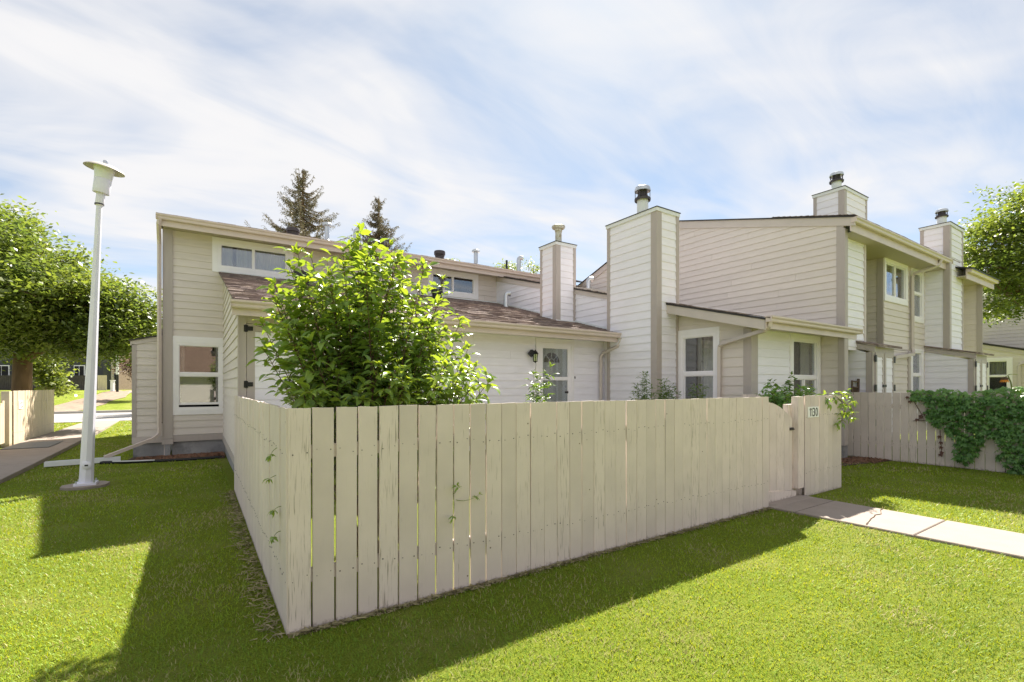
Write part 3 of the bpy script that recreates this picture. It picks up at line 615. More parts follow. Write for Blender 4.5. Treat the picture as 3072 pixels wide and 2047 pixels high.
def flue(parent, x, y, z, r, h, rc):
    b = MB(); b.lathe([(r*1.12, -.02), (r*1.12, .05), (r, .06), (r, h*.62), (r*1.03, h*.625), (r*1.03, h*.66), (r*.98, h*.67)], (x, y, z), 20); f = b.build('flue_pipe', 'white_metal', parent, True)
    b = MB(); b.lathe([(r*1.02, h*.60), (rc*.97, h*.57), (rc, h*.60), (rc, h*.635), (rc*.75, h*.68), (r*.9, h*.72), (r*.8, h*.80), (.01, h*.80)], (x, y, z), 20); b.build('storm_collar', 'dark_metal', f, True)
    b = MB(); b.lathe([(.01, h*.84), (rc*.8, h*.86), (rc*.98, h*.84), (rc*1.0, h*.87), (rc*.9, h*.95), (rc*.5, h*.995), (.01, h)], (x, y, z), 20); b.build('rain_cap', 'galvanised', f, True)
    b = MB()
    for k in range(6):
        a = k*math.pi/3+.3; b.tube([(x+rc*.9*math.cos(a), y+rc*.9*math.sin(a), z+h*.62), (x+rc*.9*math.cos(a), y+rc*.9*math.sin(a), z+h*.86)], .008, 5)
    b.tube([(x, y, z+h*.78), (x, y, z+h*.85)], r*.75, 14); b.build('cap_brackets', 'dark_metal', f)
PU = Pl('u', 9.28); PW = Pl('v', 5.32); PG = Pl('u', 12.2)
def zb(v): return 2.93+.266*(v-4.85)
# upper west wall over the neighbour's roof (white), and its sloping roof
wall(B, PM, [(8.3, zr(8.3)+.03), (14.1, zr(14.1)+.03), (14.1, 5.30), (8.3, 3.76)], 'white_siding', .172, 3.0, name='clerestory_wall')
rake(B, PM, (8.25, 3.93), (14.05, 5.47), .20, .05, 'beige_trim')
b = MB(); b.prism([PM.P(8.3, zr(8.3)+.005, .01), PM.P(14.05, zr(14.05)+.005, .01), PM.P(14.05, zr(14.05)+.055, .01), PM.P(8.3, zr(8.3)+.055, .01)], (-.03, 0, 0)); b.build('flashing', 'white_metal', B)
roof_slab(B, 8.62, 12.2, 7.05, zb(7.05)+.02, 14.1, 5.50, .045); shingles(B, 8.61, 12.2, 8.5, zb(8.5)+.025, 14.1, 5.505, 'shingle', .28, .3, 21)
roof_slab(B, 8.84, 12.62, 4.74, zb(4.74)+.01, 7.06, zb(7.06)+.01, .04); shingles(B, 8.83, 12.62, 4.70, zb(4.70)+.012, 7.06, zb(7.06)+.012, 'shingle', .135, .3, 22)
pipe(B, 10.6, 11.5, 4.68, 5.05, .07, 'galvanised', False); elbow(B, 10.6, 11.5, 4.9, 5.16, .08)
# small chimney on the roof edge
c0 = chimney(B, 8.03, 8.70, 9.97, 10.66, 3.38, 5.52); 
b = MB(); b.box((8.0, 9.93, 3.36), (8.72, 10.70, 3.42)); b.build('base_flashing', 'white_metal', c0)
b = MB(); b.lathe([(.09, -.03), (.09, .42), (.10, .44), (.105, .50), (.17, .53), (.19, .57), (.185, .60), (.12, .63), (.005, .64)], (8.43, 10.37, 5.51), 18); b.build('flue_pipe', 'rusty_pipe', c0, True)
# tall chimney by the entry
c1 = chimney(B, 8.53, 9.28, 7.05, 8.56, -.1, 5.63, expo=.182, cb=.14); flue(c1, 8.98, 7.84, 5.62, .134, .86, .192)
# bump wall with the curtained window
w5, h5 = window(B, PU, 6.14, 6.89, 1.05, 2.74, .10, .12, .12, 'hung', 1.92, curtain=[(6.14, 6.52, 1.0, 2.8), (6.55, 6.66, 1.0, 2.8)])
wall(B, PU, [(5.32, .3), (7.06, .3), (7.06, zb(7.06)-.06), (5.32, zb(5.32)-.06)], 'beige_siding', .194, .3, [h5], name='side_wall')
strip(B, PU, 5.32, 5.46, .3, 2.92, .03, 'taupe_trim')
rake(B, Pl('u', 8.88), (4.80, zb(4.80)-.03), (7.05, zb(7.05)-.03), .19, .02, 'beige_trim', n0=-.02)
b = MB(); b.prism([(8.88, 4.8, zb(4.8)-.06), (8.88, 7.05, zb(7.05)-.06), (9.29, 7.05, zb(7.05)-.06), (9.29, 4.8, zb(4.8)-.06)], (0, 0, .02)); b.build('rake_soffit', 'beige_trim', B)
strip(B, PW, 9.25, 9.49, .3, 2.80, .03, 'taupe_trim')
w6, h6 = window(B, PW, 10.93, 12.0, 1.05, 2.65, .10, .10, .12, 'hung', 1.84, rm=.02, lower_split=11.44, curtain=[(10.95, 11.1, 1.0, 2.7), (11.55, 12.0, 1.0, 2.7)])
wall(B, PW, [(9.49, .3), (12.2, .3), (12.2, 2.80), (9.49, 2.80)], 'white_siding', .177, .3, [h6], name='front_wall')
wall(B, PG, [(4.93, .3), (5.32, .3), (5.32, 2.80), (4.93, 2.80)], 'beige_siding', .177, .3, name='wing_wall')
b = MB(); b.box((12.17, 4.80, .3), (12.36, 4.93, 2.80)); b.build('corner_post', 'taupe_trim', B)
part_box('foundation', (12.2, 4.83, -.2), (12.4, 6, .3), 'concrete_foundation', B); part_box('foundation', (9.3, 5.34, -.2), (12.2, 5.5, .3), 'concrete_foundation', B)
gutter(B, 8.84, 12.78, 4.78, 2.955, .13)
part_box('soffit', (8.92, 4.80, 2.80), (12.6, 5.34, 2.815), 'beige_trim', B)
ds = MB(); ds.rectube([(8.93, 4.73, 2.88), (8.94, 4.76, 2.78), (8.97, 4.88, 2.70), (9.19, 5.88, 2.535), (9.205, 5.96, 2.48), (9.208, 5.975, 2.38), (9.208, 5.975, .12)], .037, .032); ds.build('downspout', 'beige_trim', B)
# big gable wall of the upper storey
wall(B, PG, [(4.82, zb(4.82)+.02), (9.9, zb(9.9)+.02), (14.1, 5.20), (14.1, 5.22), (10, 6.70), (4.82, 5.36)], 'beige_siding', .165, 2.9, name='gable_wall', joints=1)
strip(B, PG, 4.82, 4.965, zb(4.9)+.02, 5.36, .028, 'taupe_trim'); strip(B, Pl('v', 4.82), 12.172, 12.32, zb(4.9)+.03, 5.2, .03, 'taupe_trim')
rake(B, PG, (4.60, 5.415), (10, 6.83), .21, .045, 'beige_trim'); rake(B, PG, (10, 6.83), (14.3, 5.28), .21, .045, 'beige_trim')
b = MB(); b.prism([PG.P(4.84, zb(4.84)+.012, .015), PG.P(9.9, zb(9.9)+.012, .015), PG.P(9.9, zb(9.9)+.05, .015), PG.P(4.84, zb(4.84)+.05, .015)], (-.03, 0, 0)); b.build('flashing', 'white_metal', B)
roof_slab(B, 12.12, 19.6, 4.60, 5.425, 10.0, 6.86, .03, name='upper_roof'); roof_slab(B, 12.12, 19.6, 15.6, 4.82, 10, 6.86, .03, name='upper_roof')
shingles(B, 12.10, 19.6, 4.59, 5.428, 6.4, 5.906, 'shingle', .14, .3, 31)
part_box('rear_wall', (12.3, 15.0, 0), (19, 15.1, 5.0), 'beige_siding', B)

# ------------------------------------------------------------------ right townhouse
D = thing('townhouse', 'townhouse with upper sliding window, storage closet and white chimney beside the vine fence', 'house', (16, 5.2, 0))
PR = Pl('v', 4.97); P5 = Pl('v', 5.17)
wall(D, PR, [(12.33, 2.5), (13.62, 2.5), (13.62, 5.13), (12.33, 5.13)], 'white_siding', .177, 2.4, name='white_wall')
strip(D, PR, 13.62, 13.72, 2.5, 5.13, .03, 'beige_trim')
PQ = Pl('u', 15.46)
wall(D, PQ, [(5.30, 2.6), (8.2, 2.6), (8.2, 5.13), (5.30, 5.13)], 'beige_siding', .177, 2.6, name='bay_side')
strip(D, PQ, 5.17, 5.31, 2.6, 5.13, .03, 'taupe_trim')
w7, h7 = window(D, P5, 15.58, 17.0, 4.13, 5.0, .07, .06, .12, 'slider', 16.28, curtain=[(16.4, 16.7, 4.0, 5.05)], rm=.02)
w8, h8 = window(D, P5, 17.53, 18.28, 3.72, 5.01, .10, .05, .12, 'hung', 4.41, curtain=[(17.6, 18.2, 4.3, 5.05)], rm=.02)
w9, h9 = window(D, P5, 17.53, 18.24, 1.0, 2.63, .11, .06, .12, 'hung', 1.98, curtain=[(17.6, 18.2, 1.9, 2.7)], rm=.02)
wall(D, P5, [(15.46, 2.70), (18.58, 2.70), (18.58, 5.13), (15.46, 5.13)], 'beige_siding', .177, 2.70, [h7, h8], name='bay_front')
wall(D, P5, [(17.1, .3), (18.58, .3), (18.58, 2.70), (17.1, 2.70)], 'beige_siding', .177, .3, [h9], name='lower_front')
wall(D, Pl('v', 5.12), [(14.4, .3), (17.1, .3), (17.1, 2.64), (14.4, 2.64)], 'beige_siding', .177, .3, name='recess_wall')
strip(D, P5, 16.98, 17.14, .3, 2.66, .09, 'taupe_trim')
part_box('bay_soffit', (15.46, 5.13, 2.66), (17.1, 5.6, 2.69), 'beige_trim', D)
gutter(D, 12.14, 18.75, 4.66, 5.40, .2)
part_box('soffit', (12.33, 4.70, 5.11), (18.57, 8.3, 5.13), 'soffit_metal', D)
ds = MB(); ds.rectube([(17.9, 4.60, 5.30), (17.88, 4.64, 5.16), (17.7, 4.75, 5.06), (17.35, 5.07, 4.90), (17.31, 5.09, 4.80), (17.31, 5.09, 2.76), (17.27, 5.06, 2.64), (17.1, 5.0, 2.56), (15.4, 4.9, 2.40)], .04, .034); ds.build('downspout', 'beige_trim', D)
c3 = chimney(D, 18.57, 19.83, 4.60, 5.27, 2.58, 6.50, expo=.182); flue(c3, 19.18, 4.92, 6.49, .118, .62, .162)
c2 = chimney(D, 15.16, 16.66, 6.0, 6.78, 5.6, 7.26, expo=.2); flue(c2, 15.75, 6.42, 7.25, .127, .70, .185)
def closet(u0, u1, v0, vb, zt, zback, lab):
    pf = Pl('v', v0); ps = Pl('u', u0)
    wall(D, ps, [(v0+.12, .3), (vb, .3), (vb, zback-.13), (v0+.12, zt-.16)], 'white_siding', .177, .3, name='closet_side')
    strip(D, ps, v0, v0+.12, .3, zt-.16, .025, 'taupe_trim'); rake(D, ps, (v0-.06, zt-.02), (vb, zback-.02), .13, .04, 'taupe_trim')
    b = MB(); pf.box(b, u0-.024, u1, .3, zt-.02, -.06, .0); b.build('closet_front', 'taupe_trim', D)
    mid = (u0+u1)/2
    for k, (a0, a1) in enumerate(((u0+.14, mid-.02), (mid+.02, u1-.06))):
        b = MB(); e = .085; pf.box(b, a0, a0+e, .4, zt-.16, .002, .022); pf.box(b, a1-e, a1, .4, zt-.16, .002, .022); pf.box(b, a0+e, a1-e, zt-.26, zt-.16, .002, .022); pf.box(b, a0+e, a1-e, .4, .5, .002, .022); d = b.build('closet_door', 'taupe_trim', D)
        z = .5
        while z < zt-.28:
            t = min(z+.177, zt-.26); q = MB(); q.prism([pf.P(a0+e, z, .018), pf.P(a0+e, t, .006), pf.P(a0+e, t, .001), pf.P(a0+e, z, .001)], (a1-a0-2*e, 0, 0)); q.build('infill_board', 'white_siding', d); z += .177
        hs = a0-.01 if k == 0 else a1+.01
        for z in (zt-.38, zt-1.08, .7):
            q = MB(); pf.box(q, hs-.045, hs+.045, z, z+.16, .022, .036); q.build('hinge', 'black_metal', d)
        if k == 0: q = MB(); pf.box(q, a1-.1, a1+.1, 1.62, 1.68, .024, .04); q.build('latch', 'black_metal', d)
    b = MB(); b.prism([(u0-.07, v0-.14, zt-.03), (u0-.07, vb, zback), (u0-.07, vb, zback+.05), (u0-.07, v0-.14, zt+.02)], (u1-u0+.16, 0, 0)); b.build('closet_roof', 'shingle', D)
    b = MB(); pf.box(b, u1-.02, u1, .3, zt-.05, -1.0, -.01); b.build('closet_far_side', 'taupe_trim', D)
closet(13.25, 14.56, 4.65, 5.16, 2.60, 2.74, 0)
closet(18.56, 19.9, 4.06, 5.3, 2.58, 2.86, 1)
# wing of the row behind the right-hand chimney
gutter(D, 19.2, 22.2, 4.35, 5.16, .2); part_box('far_soffit', (19.2, 4.38, 4.94), (22.0, 5.6, 4.96), 'soffit_metal', D)
PX = Pl('u', 21.2)
wall(D, PX, [(4.56, 2.6), (5.2, 2.6), (5.2, 4.95), (4.56, 4.95)], 'beige_siding', .177, 2.6, name='far_wall'); strip(D, PX, 4.42, 4.56, 2.6, 4.95, .03, 'taupe_trim')
wall(D, Pl('v', 5.1), [(19.3, 2.6), (21.3, 2.6), (21.3, 4.95), (19.3, 4.95)], 'beige_siding', .177, 2.6, name='far_front')
roof_slab(D, 19.1, 22.3, 4.22, 5.16, 9, 6.4, .035)

# ------------------------------------------------------------------ last townhouse of the row
E_ = thing('townhouse', 'distant beige townhouse with white framed window and sloping lean-to roof under the leafy tree', 'house', (34, 6.2, 0))
PE = Pl('u', 33.0); PH = Pl('u', 36.0)
wE, hE = window(E_, PE, 6.02, 6.66, 1.35, 2.86, .14, .12, .12, 'hung', 2.14, curtain=[(6.02, 6.66, 2.1, 2.9)])
wall(E_, PE, [(4.2, .3), (7.6, .3), (7.6, 3.80), (4.2, 2.84)], 'beige_siding', .19, .3, [hE], name='side_wall')
rake(E_, PE, (4.1, 2.98), (7.6, 3.92), .2, .05, 'beige_trim')
b = MB(); b.prism([(32.9, 4.0, 2.97), (32.9, 7.6, 3.94), (32.9, 7.6, 4.02), (32.9, 4.0, 3.05)], (3.1, 0, 0)); b.build('roof', 'drip_metal', E_)
ds = MB(); ds.rectube([(32.95, 4.3, 2.95), (32.93, 4.5, 2.85), (32.93, 5.55, 2.72), (32.93, 5.6, 2.6), (32.93, 5.6, .2)], .05, .045); ds.build('downspout', 'beige_trim', E_)
wall(E_, PH, [(4.2, 2.9), (10.5, 2.9), (10.5, 7.6), (4.2, 6.0)], 'beige_siding', .19, 2.9, name='gable_wall')
b = MB(); b.prism([(35.9, 3.8, 6.0), (35.9, 10.6, 7.75), (35.9, 10.6, 7.85), (35.9, 3.8, 6.1)], (6, 0, 0)); b.build('upper_roof', 'drip_metal', E_)
part_box('far_side', (36, 4.2, 0), (42, 4.3, 6.0), 'beige_siding', E_); part_box('rear_wall', (33, 10.4, 0), (42, 10.5, 7.0), 'beige_siding', E_)

# ------------------------------------------------------------------ the row across the lawn, behind the photographer (seen as a reflection in the windows)
O_ = thing('townhouse', 'sunlit beige row with brown roof mirrored in the lower corner window', 'house', (-1, -18, 0))
part_box('wall', (-24, -24, -.1), (22, -17, 2.75), 'beige_siding', O_)
for i in range(15): part_box('siding_board', (-24, -17, .1+i*.176), (22, -16.985, .27+i*.176), 'beige_siding', O_)
b = MB(); b.prism([(-24.5, -16.4, 2.70), (-24.5, -20.5, 5.4), (-24.5, -24.6, 2.70)], (47, 0, 0)); b.build('roof', 'brown_roof', O_)
for u in (-20, -13.5, -7, 2.6, 8.5, 15): 
    w_ = part_box('window', (u-.1, -16.97, .85), (u+1.5, -16.93, 2.3), 'white_trim', O_); part_box('pane', (u, -16.93, .95), (u+1.4, -16.92, 2.2), 'dark_room', w_)

# ------------------------------------------------------------------ fences
def picket_meshes(w, h, t, m, n=5, tag_=''):
    out_ = []
    for k in range(n):
        r = random.Random(k*13+int(h*100)); b = MB(); c = .0035; hw = w/2; dt = r.uniform(-.003, .003); dl = r.uniform(-.003, .003)
        ring = [(-hw+c, 0), (hw-c, 0), (hw, c), (hw, t), (-hw, t), (-hw, c)]
        vs = []
        for z in (0, h*.5, h):
            for x, y in ring: vs.append((x, y+(r.uniform(-.002, .002) if z == h*.5 else 0), z+((dt if x > 0 else dl) if z == h else 0)))
        b.add(vs, [tuple(range(5, -1, -1)), tuple(range(12, 18))]+[(j*6+i, j*6+(i+1) % 6, (j+1)*6+(i+1) % 6, (j+1)*6+i) for j in range(2) for i in range(6)])
        out_.append(b.mesh('picket', m, False))
    return out_
def fence(name, label, axis, c, s0, s1, out, h=1.5, m='picket_paint', pitch=.1505, gap=(.004, .012), zg=0., rails=(.36, 1.2), group=None, posts=True, seed=1, base=-.012, start_gap=None, jit=.003):
    """axis 'x': runs along X at y=c; axis 'y': runs along Y at x=c. out: sign of the side the pickets face"""
    r = random.Random(seed); loc = ((s0+s1)/2, c, zg) if axis == 'x' else (c, (s0+s1)/2, zg)
    root = thing(name, label, 'fence', loc, group)
    ms = picket_meshes(pitch-.008, h-base, .018, m); n = max(1, round((s1-s0)/pitch)); p = (s1-s0)/n; nails = MB()
    for i in range(n):
        s = s0+p*(i+.5); g_ = r.uniform(*gap) if not (start_gap and i < start_gap[0]) else r.uniform(*start_gap[1])
        sx = (p-g_)/(pitch-.008); z = zg+base+r.uniform(-jit, jit)
        if axis == 'x': rot = 0 if out < 0 else math.pi; pos = (s, c, z)
        else: rot = -math.pi/2 if out < 0 else math.pi/2; pos = (c, s, z)
        mt = Matrix.Translation(pos) @ Matrix.Rotation(rot, 4, 'Z') @ Matrix.Rotation(r.uniform(-.003, .003), 4, 'Y') @ Matrix.Rotation(r.uniform(-.004, .004), 4, 'X') @ Matrix.Diagonal((sx, 1, 1, 1))
        link('picket', r.choice(ms), root, mt)
        for zz in rails:
            for e in (-.045, .045):
                q = Vector((s+e, c, zg+zz+r.uniform(-.02, .02))) if axis == 'x' else Vector((c, s+e, zg+zz+r.uniform(-.02, .02)))
                o_ = Vector((0, out*.0035, 0)) if axis == 'x' else Vector((out*.0035, 0, 0)); rr_ = r.uniform(.0022, .0042)
                a_ = Vector((rr_, 0, 0)) if axis == 'x' else Vector((0, rr_, 0)); u_ = Vector((0, 0, rr_))
                nails.prism([q-a_-u_, q+a_-u_, q+a_+u_, q-a_+u_], o_)
    nl = nails.build('nails', 'dark_metal', root); nl['kind'] = 'stuff'
    for zz in rails:
        b = MB(); k0, k1 = (.0195, .058)
        lo, hi = (c-out*k1, c-out*k0); lo, hi = min(lo, hi), max(lo, hi)
        if axis == 'x': b.box((s0+.01, lo, zg+zz-.045), (s1-.01, hi, zg+zz+.045))
        else: b.box((lo, s0+.01, zg+zz-.045), (hi, s1-.01, zg+zz+.045))
        b.build('rail', m, root)
    if posts:
        k = max(1, round((s1-s0)/2.2))
        for i in range(k+1):
            s = s0+.06+(s1-s0-.12)*i/k; lo, hi = sorted((c-out*.059, c-out*.148))
            if axis == 'x': part_box('post', (s-.045, lo, zg-.1), (s+.045, hi, zg+h-.06), m, root)
            else: part_box('post', (lo, s-.045, zg-.1), (hi, s+.045, zg+h-.06), m, root)
    return root
F1 = fence('picket_fence', 'long beige picket fence in front of the leafy shrub', 'x', 3.44, .50, 6.44, -1, start_gap=(10, (.009, .016)), gap=(.0025, .0065), seed=3)
F2 = fence('picket_fence', 'beige picket fence running back to the storage closet corner', 'y', .495, 3.445, 8.70, -1, gap=(.002, .006), seed=5)
F3 = fence('picket_fence', 'short beige picket fence carrying the number plate beside the gate', 'x', 3.49, 7.545, 8.74, -1, gap=(.002, .006), seed=8, rails=(.36, 1.2))
b = MB(); b.box((7.36, 3.50, .14), (7.53, 3.60, 1.49)); b.box((7.28, 3.60, .10), (7.50, 3.68, 1.375)); b.build('gate_post', 'picket_paint', F3)
for i in range(11):
    o = link('return_picket', picket_meshes(.142, 1.47, .018, 'picket_paint', 1)[0] if i == 0 else bpy.data.objects['return_picket'].data, F3, Matrix.Translation((8.72, 3.60+.15*i, .02)) @ Matrix.Rotation(math.pi/2, 4, 'Z'))
F4 = fence('picket_fence', 'taupe picket fence draped with a dark green vine', 'y', 12.80, 1.0, 5.02, -1, h=1.5, gap=(.008, .015), seed=9)
F5 = fence('picket_fence', 'low stretch of picket fence showing above the vine by the far closet', 'y', 18.05, 2.6, 3.9, -1, h=1.5, gap=(.004, .01), seed=10, posts=False)
# gate with a curved top
G = thing('garden_gate', 'beige picket gate with curved top between the two fences', 'gate', (6.9, 3.56, 0))
top = [(6.47, 1.43), (6.62, 1.425), (6.78, 1.40), (6.94, 1.35), (7.08, 1.29), (7.20, 1.225), (7.285, 1.16)]
def tz(s):
    for (a, za), (c, zc) in zip(top, top[1:]):
        if a <= s <= c: return za+(zc-za)*(s-a)/(c-a)
    return top[-1][1]
for a, c in ((6.47, 6.658), (6.664, 6.852), (6.860, 7.058), (7.063, 7.20), (7.204, 7.285)):
    k = 5; b = MB(); up = [(a+(c-a)*i/k, tz(a+(c-a)*i/k)) for i in range(k+1)]
    b.prism([(a, 3.55, .20-.1*(a-6.47)), (c, 3.55, .20-.1*(c-6.47))]+[(s, 3.55, z) for s, z in reversed(up)], (0, .018, 0)); b.build('picket', 'picket_paint', G)
part_box('rail', (6.48, 3.569, .36), (7.28, 3.607, .45), 'picket_paint', G); part_box('rail', (6.48, 3.569, 1.05), (7.28, 3.607, 1.14), 'picket_paint', G)
b = MB(); b.prism([(6.5, 3.57, .45), (6.6, 3.57, .45), (7.27, 3.57, 1.05), (7.17, 3.57, 1.05)], (0, .03, 0)); b.build('brace', 'picket_paint', G)
b = MB(); b.box((7.21, 3.535, 1.0), (7.30, 3.55, 1.04)); b.tube([(7.25, 3.535, 1.02), (7.25, 3.50, 1.02)], .008, 8); b.build('latch', 'dark_metal', G)
b = MB(); b.prism([(6.46, 3.54, -.05), (7.38, 3.54, -.05), (7.38, 3.54, .105), (6.46, 3.54, .197)], (0, .09, 0)); b.build('threshold', 'picket_paint', G)
# number plate
S = thing('house_number_sign', 'white number plate reading 1130 on the short fence', 'sign', (7.775, 3.47, 1.25))
part_box('plate', (7.61, 3.478, 1.175), (7.94, 3.4865, 1.335), 'sign_plate', S)
cu = bpy.data.curves.new('digit', 'FONT'); 
def digit(ch, x0, x1, z0, z1, y):
    c_ = bpy.data.curves.new('digit', 'FONT'); c_.body = ch; c_.size = 1; c_.extrude = .004; c_.offset = .004
    o_ = bpy.data.objects.new('tmp', c_); C.objects.link(o_); dg = bpy.context.evaluated_depsgraph_get(); me = bpy.data.meshes.new_from_object(o_.evaluated_get(dg)); bpy.data.objects.remove(o_)
    xs_ = [v.co.x for v in me.vertices]; ys_ = [v.co.y for v in me.vertices]
    for v in me.vertices:
        fx = (v.co.x-min(xs_))/(max(xs_)-min(xs_)); fy = (v.co.y-min(ys_))/(max(ys_)-min(ys_)); v.co = (x0+(x1-x0)*fx, y-.0012*(1 if v.co.z > 0 else -.5), z0+(z1-z0)*fy)
    me.materials.clear(); me.materials.append(M['numeral']); return link('digit', me, S)
for x_ in (7.652, 7.702):
    b = MB(); b.prism([(x_+.014, 3.478, 1.192), (x_+.032, 3.478, 1.192), (x_+.032, 3.478, 1.318), (x_+.016, 3.478, 1.318), (x_, 3.478, 1.298), (x_, 3.478, 1.282), (x_+.014, 3.478, 1.293)], (0, -.0015, 0)); b.build('digit', 'numeral', S)
digit('3', 7.750, 7.815, 1.190, 1.320, 3.477); digit('0', 7.835, 7.905, 1.190, 1.320, 3.477)

# neighbour's fence by the left walkway
NF = fence('picket_fence', 'sunlit pale picket fence along the left walkway with a small white plate', 'y', -4.30, 18.95, 23.5, 1, h=1.56, m='picket_pale', gap=(.003, .008), zg=-.05, seed=12)
NF2 = fence('picket_fence', 'pale picket fence end left of the neighbour gate', 'y', -4.30, 15.2, 17.05, 1, h=1.56, m='picket_pale', gap=(.003, .008), zg=-.05, seed=13)
b = MB(); b.box((-4.50, 18.70, -.05), (-4.33, 18.94, 1.50)); b.build('gate_post', 'picket_pale', NF)
NG = thing('garden_gate', 'neighbour picket gate standing ajar beside the grey mat', 'gate', (-4.4, 17.8, -.05))
for i in range(9):
    s = 17.1+.168*i; z1_ = 1.28-.35*math.sin(math.pi*(i+.5)/9)*.6; part_box('picket', (-4.42, s, .08), (-4.40, s+.16, z1_), 'picket_pale', NG)
part_box('rail', (-4.46, 17.12, .3), (-4.422, 18.6, .38), 'picket_pale', NG); part_box('rail', (-4.46, 17.12, .85), (-4.422, 18.6, .93), 'picket_pale', NG)
SG = thing('house_number_sign', 'small worn white plate with illegible marks on the neighbour fence', 'sign', (-4.28, 19.55, 1.1))
part_box('plate', (-4.298, 19.36, .98), (-4.286, 19.74, 1.22), 'sign_plate', SG)
for (a, c, z0, z1_) in ((19.42, 19.46, 1.13, 1.16), (19.48, 19.53, 1.13, 1.16), (19.57, 19.69, 1.13, 1.17), (19.50, 19.58, 1.01, 1.04), (19.61, 19.70, 1.01, 1.06)): part_box('mark', (-4.2858, a, z0), (-4.2845, c, z1_), 'dark_metal', SG)
T_ = thing('striped_cushion', 'blue and white striped cushion showing over the neighbour gate', 'cushion', (-5.0, 18.6, .9))
for i in range(9): 
    b = MB(); z = .92+i*.055; b.box((-5.0, 17.9, z), (-4.9, 18.75, z+.054)); b.build('stripe', 'blue_cloth' if i % 2 == 0 else 'white_cloth', T_)
part_box('seat', (-5.3, 17.9, .45), (-4.85, 18.75, .91), 'wicker', T_)
b = MB(); b.box((-4.15, 17.2, .028), (-3.25, 18.9, .045)); tag(b.build('door_mat', 'rubber_mat'), 'grey rubber mat lying on the walkway at the neighbour gate', 'mat')

# ------------------------------------------------------------------ lamp post
LP = thing('street_lamp', 'white tapered lamp post with tilted round hat on a concrete pad', 'street lamp', (-1.52, 10.43, 0))
rt = Vector((.8336, -.5524, 0)); ax = (rt*.22+Vector((0, 0, 4.66))).normalized(); base = Vector((-1.52, 10.43, .05))
b = MB(); b.tube([base, base+ax*1.2, base+ax*2.9, base+ax*4.62], [.094, .081, .059, .039], 8, True); b.build('pole', 'lamp_paint', LP, True)
b = MB(); b.box((-1.66, 10.29, .02), (-1.38, 10.57, .06)); b.build('base_plate', 'lamp_paint', LP)
for dx, dy in ((-.11, -.11), (.11, -.11), (.11, .11), (-.11, .11)):
    b = MB(); b.tube([(-1.52+dx, 10.43+dy, .05), (-1.52+dx, 10.43+dy, .10)], .014, 6); b.build('anchor_bolt', 'galvanised', LP)
fwd = Vector((-.5524*0-.55, -.83, 0)).normalized()
hc = base+ax*.30+Vector((.006, -.082, 0)); mt = Matrix.Rotation(R(90), 4, 'X')
b = MB(); b.lathe([(.003, -.03), (.064, -.03), (.066, .012), (.056, .02), (.005, .022)], hc, 18, Matrix.Rotation(R(90), 4, 'X')); b.build('handhole_cover', 'lamp_paint', LP, True)
b = MB(); b.box(hc+Vector((-.022, -.026, -.012)), hc+Vector((.022, -.020, .012))); b.build('cover_slot', 'black_metal', LP)
tilt = Matrix.Rotation(R(8.5), 4, Vector((.5524, .8336, 0))); hd = base+ax*4.60; K = Matrix.Diagonal((.76, .76, 1, 1))
b = MB(); b.lathe([(.065, -.02), (.078, .0), (.076, .20), (.06, .22), (.06, .30)], hd, 16, tilt @ K); b.build('collar', 'lamp_paint', LP, True)
b = MB(); b.tube([hd+Vector((0, 0, -.01)), hd+Vector((0, 0, .012))], .064, 14); b.build('clamp_ring', 'dark_metal', LP)
hm = tilt
b = MB(); b.lathe([(.05, .19), (.142, .185), (.148, .20), (.150, .42), (.146, .425)], hd, 24, hm @ K); b.build('ballast_housing', 'lamp_paint', LP, True)
b = MB(); b.lathe([(.146, .425), (.152, .43), (.152, .44), (.165, .52), (.190, .60), (.19, .61), (.005, .61)], hd, 24, hm @ K); b.build('lens', 'lamp_lens', LP, True)
b = MB(); b.lathe([(.06, .628), (.22, .618), (.34, .578), (.352, .572), (.352, .58), (.335, .595), (.20, .645), (.08, .665), (.005, .668)], hd, 32, hm @ K); b.build('hat', 'lamp_shade', LP, True)
b = MB(); b.lathe([(.045, .65), (.045, .72), (.04, .728), (.004, .728)], hd, 14, hm @ K); b.build('photocell', 'galvanised', LP, True)
b = MB(); rr = random.Random(3); n = 22; pad = []
for i in range(n):
    a = 2*math.pi*i/n; rr_ = .29*(1+rr.uniform(-.07, .07)); pad.append((-1.52+rr_*1.05*math.cos(a), 10.43+rr_*math.sin(a), -.08))
b.prism(pad, (0, 0, .105)); b.build('concrete_pad', 'concrete_path', LP)

# splash trough on the lawn
TR_ = thing('splash_trough', 'white metal downspout trough lying on the lawn behind the lamp post', 'gutter', (-2.1, 13.6, 0))
d = Vector((-1.22, -.10, 0)); nrm = Vector((.08, -1, 0)).normalized(); o0 = Vector((-1.42, 13.72, -.03))
b = MB()
b.prism([o0-nrm*.06, o0+nrm*.06, o0+nrm*.06+Vector((0, 0, .012)), o0-nrm*.06+Vector((0, 0, .012))], d); b.build('trough_floor', 'white_metal', TR_)
for sg in (-1, 1):
    b = MB(); p = o0+nrm*.06*sg; b.prism([p, p+nrm*.006*sg, p+nrm*.006*sg+Vector((0, 0, .10)), p+Vector((0, 0, .10))], d); b.build('trough_side', 'white_metal', TR_)
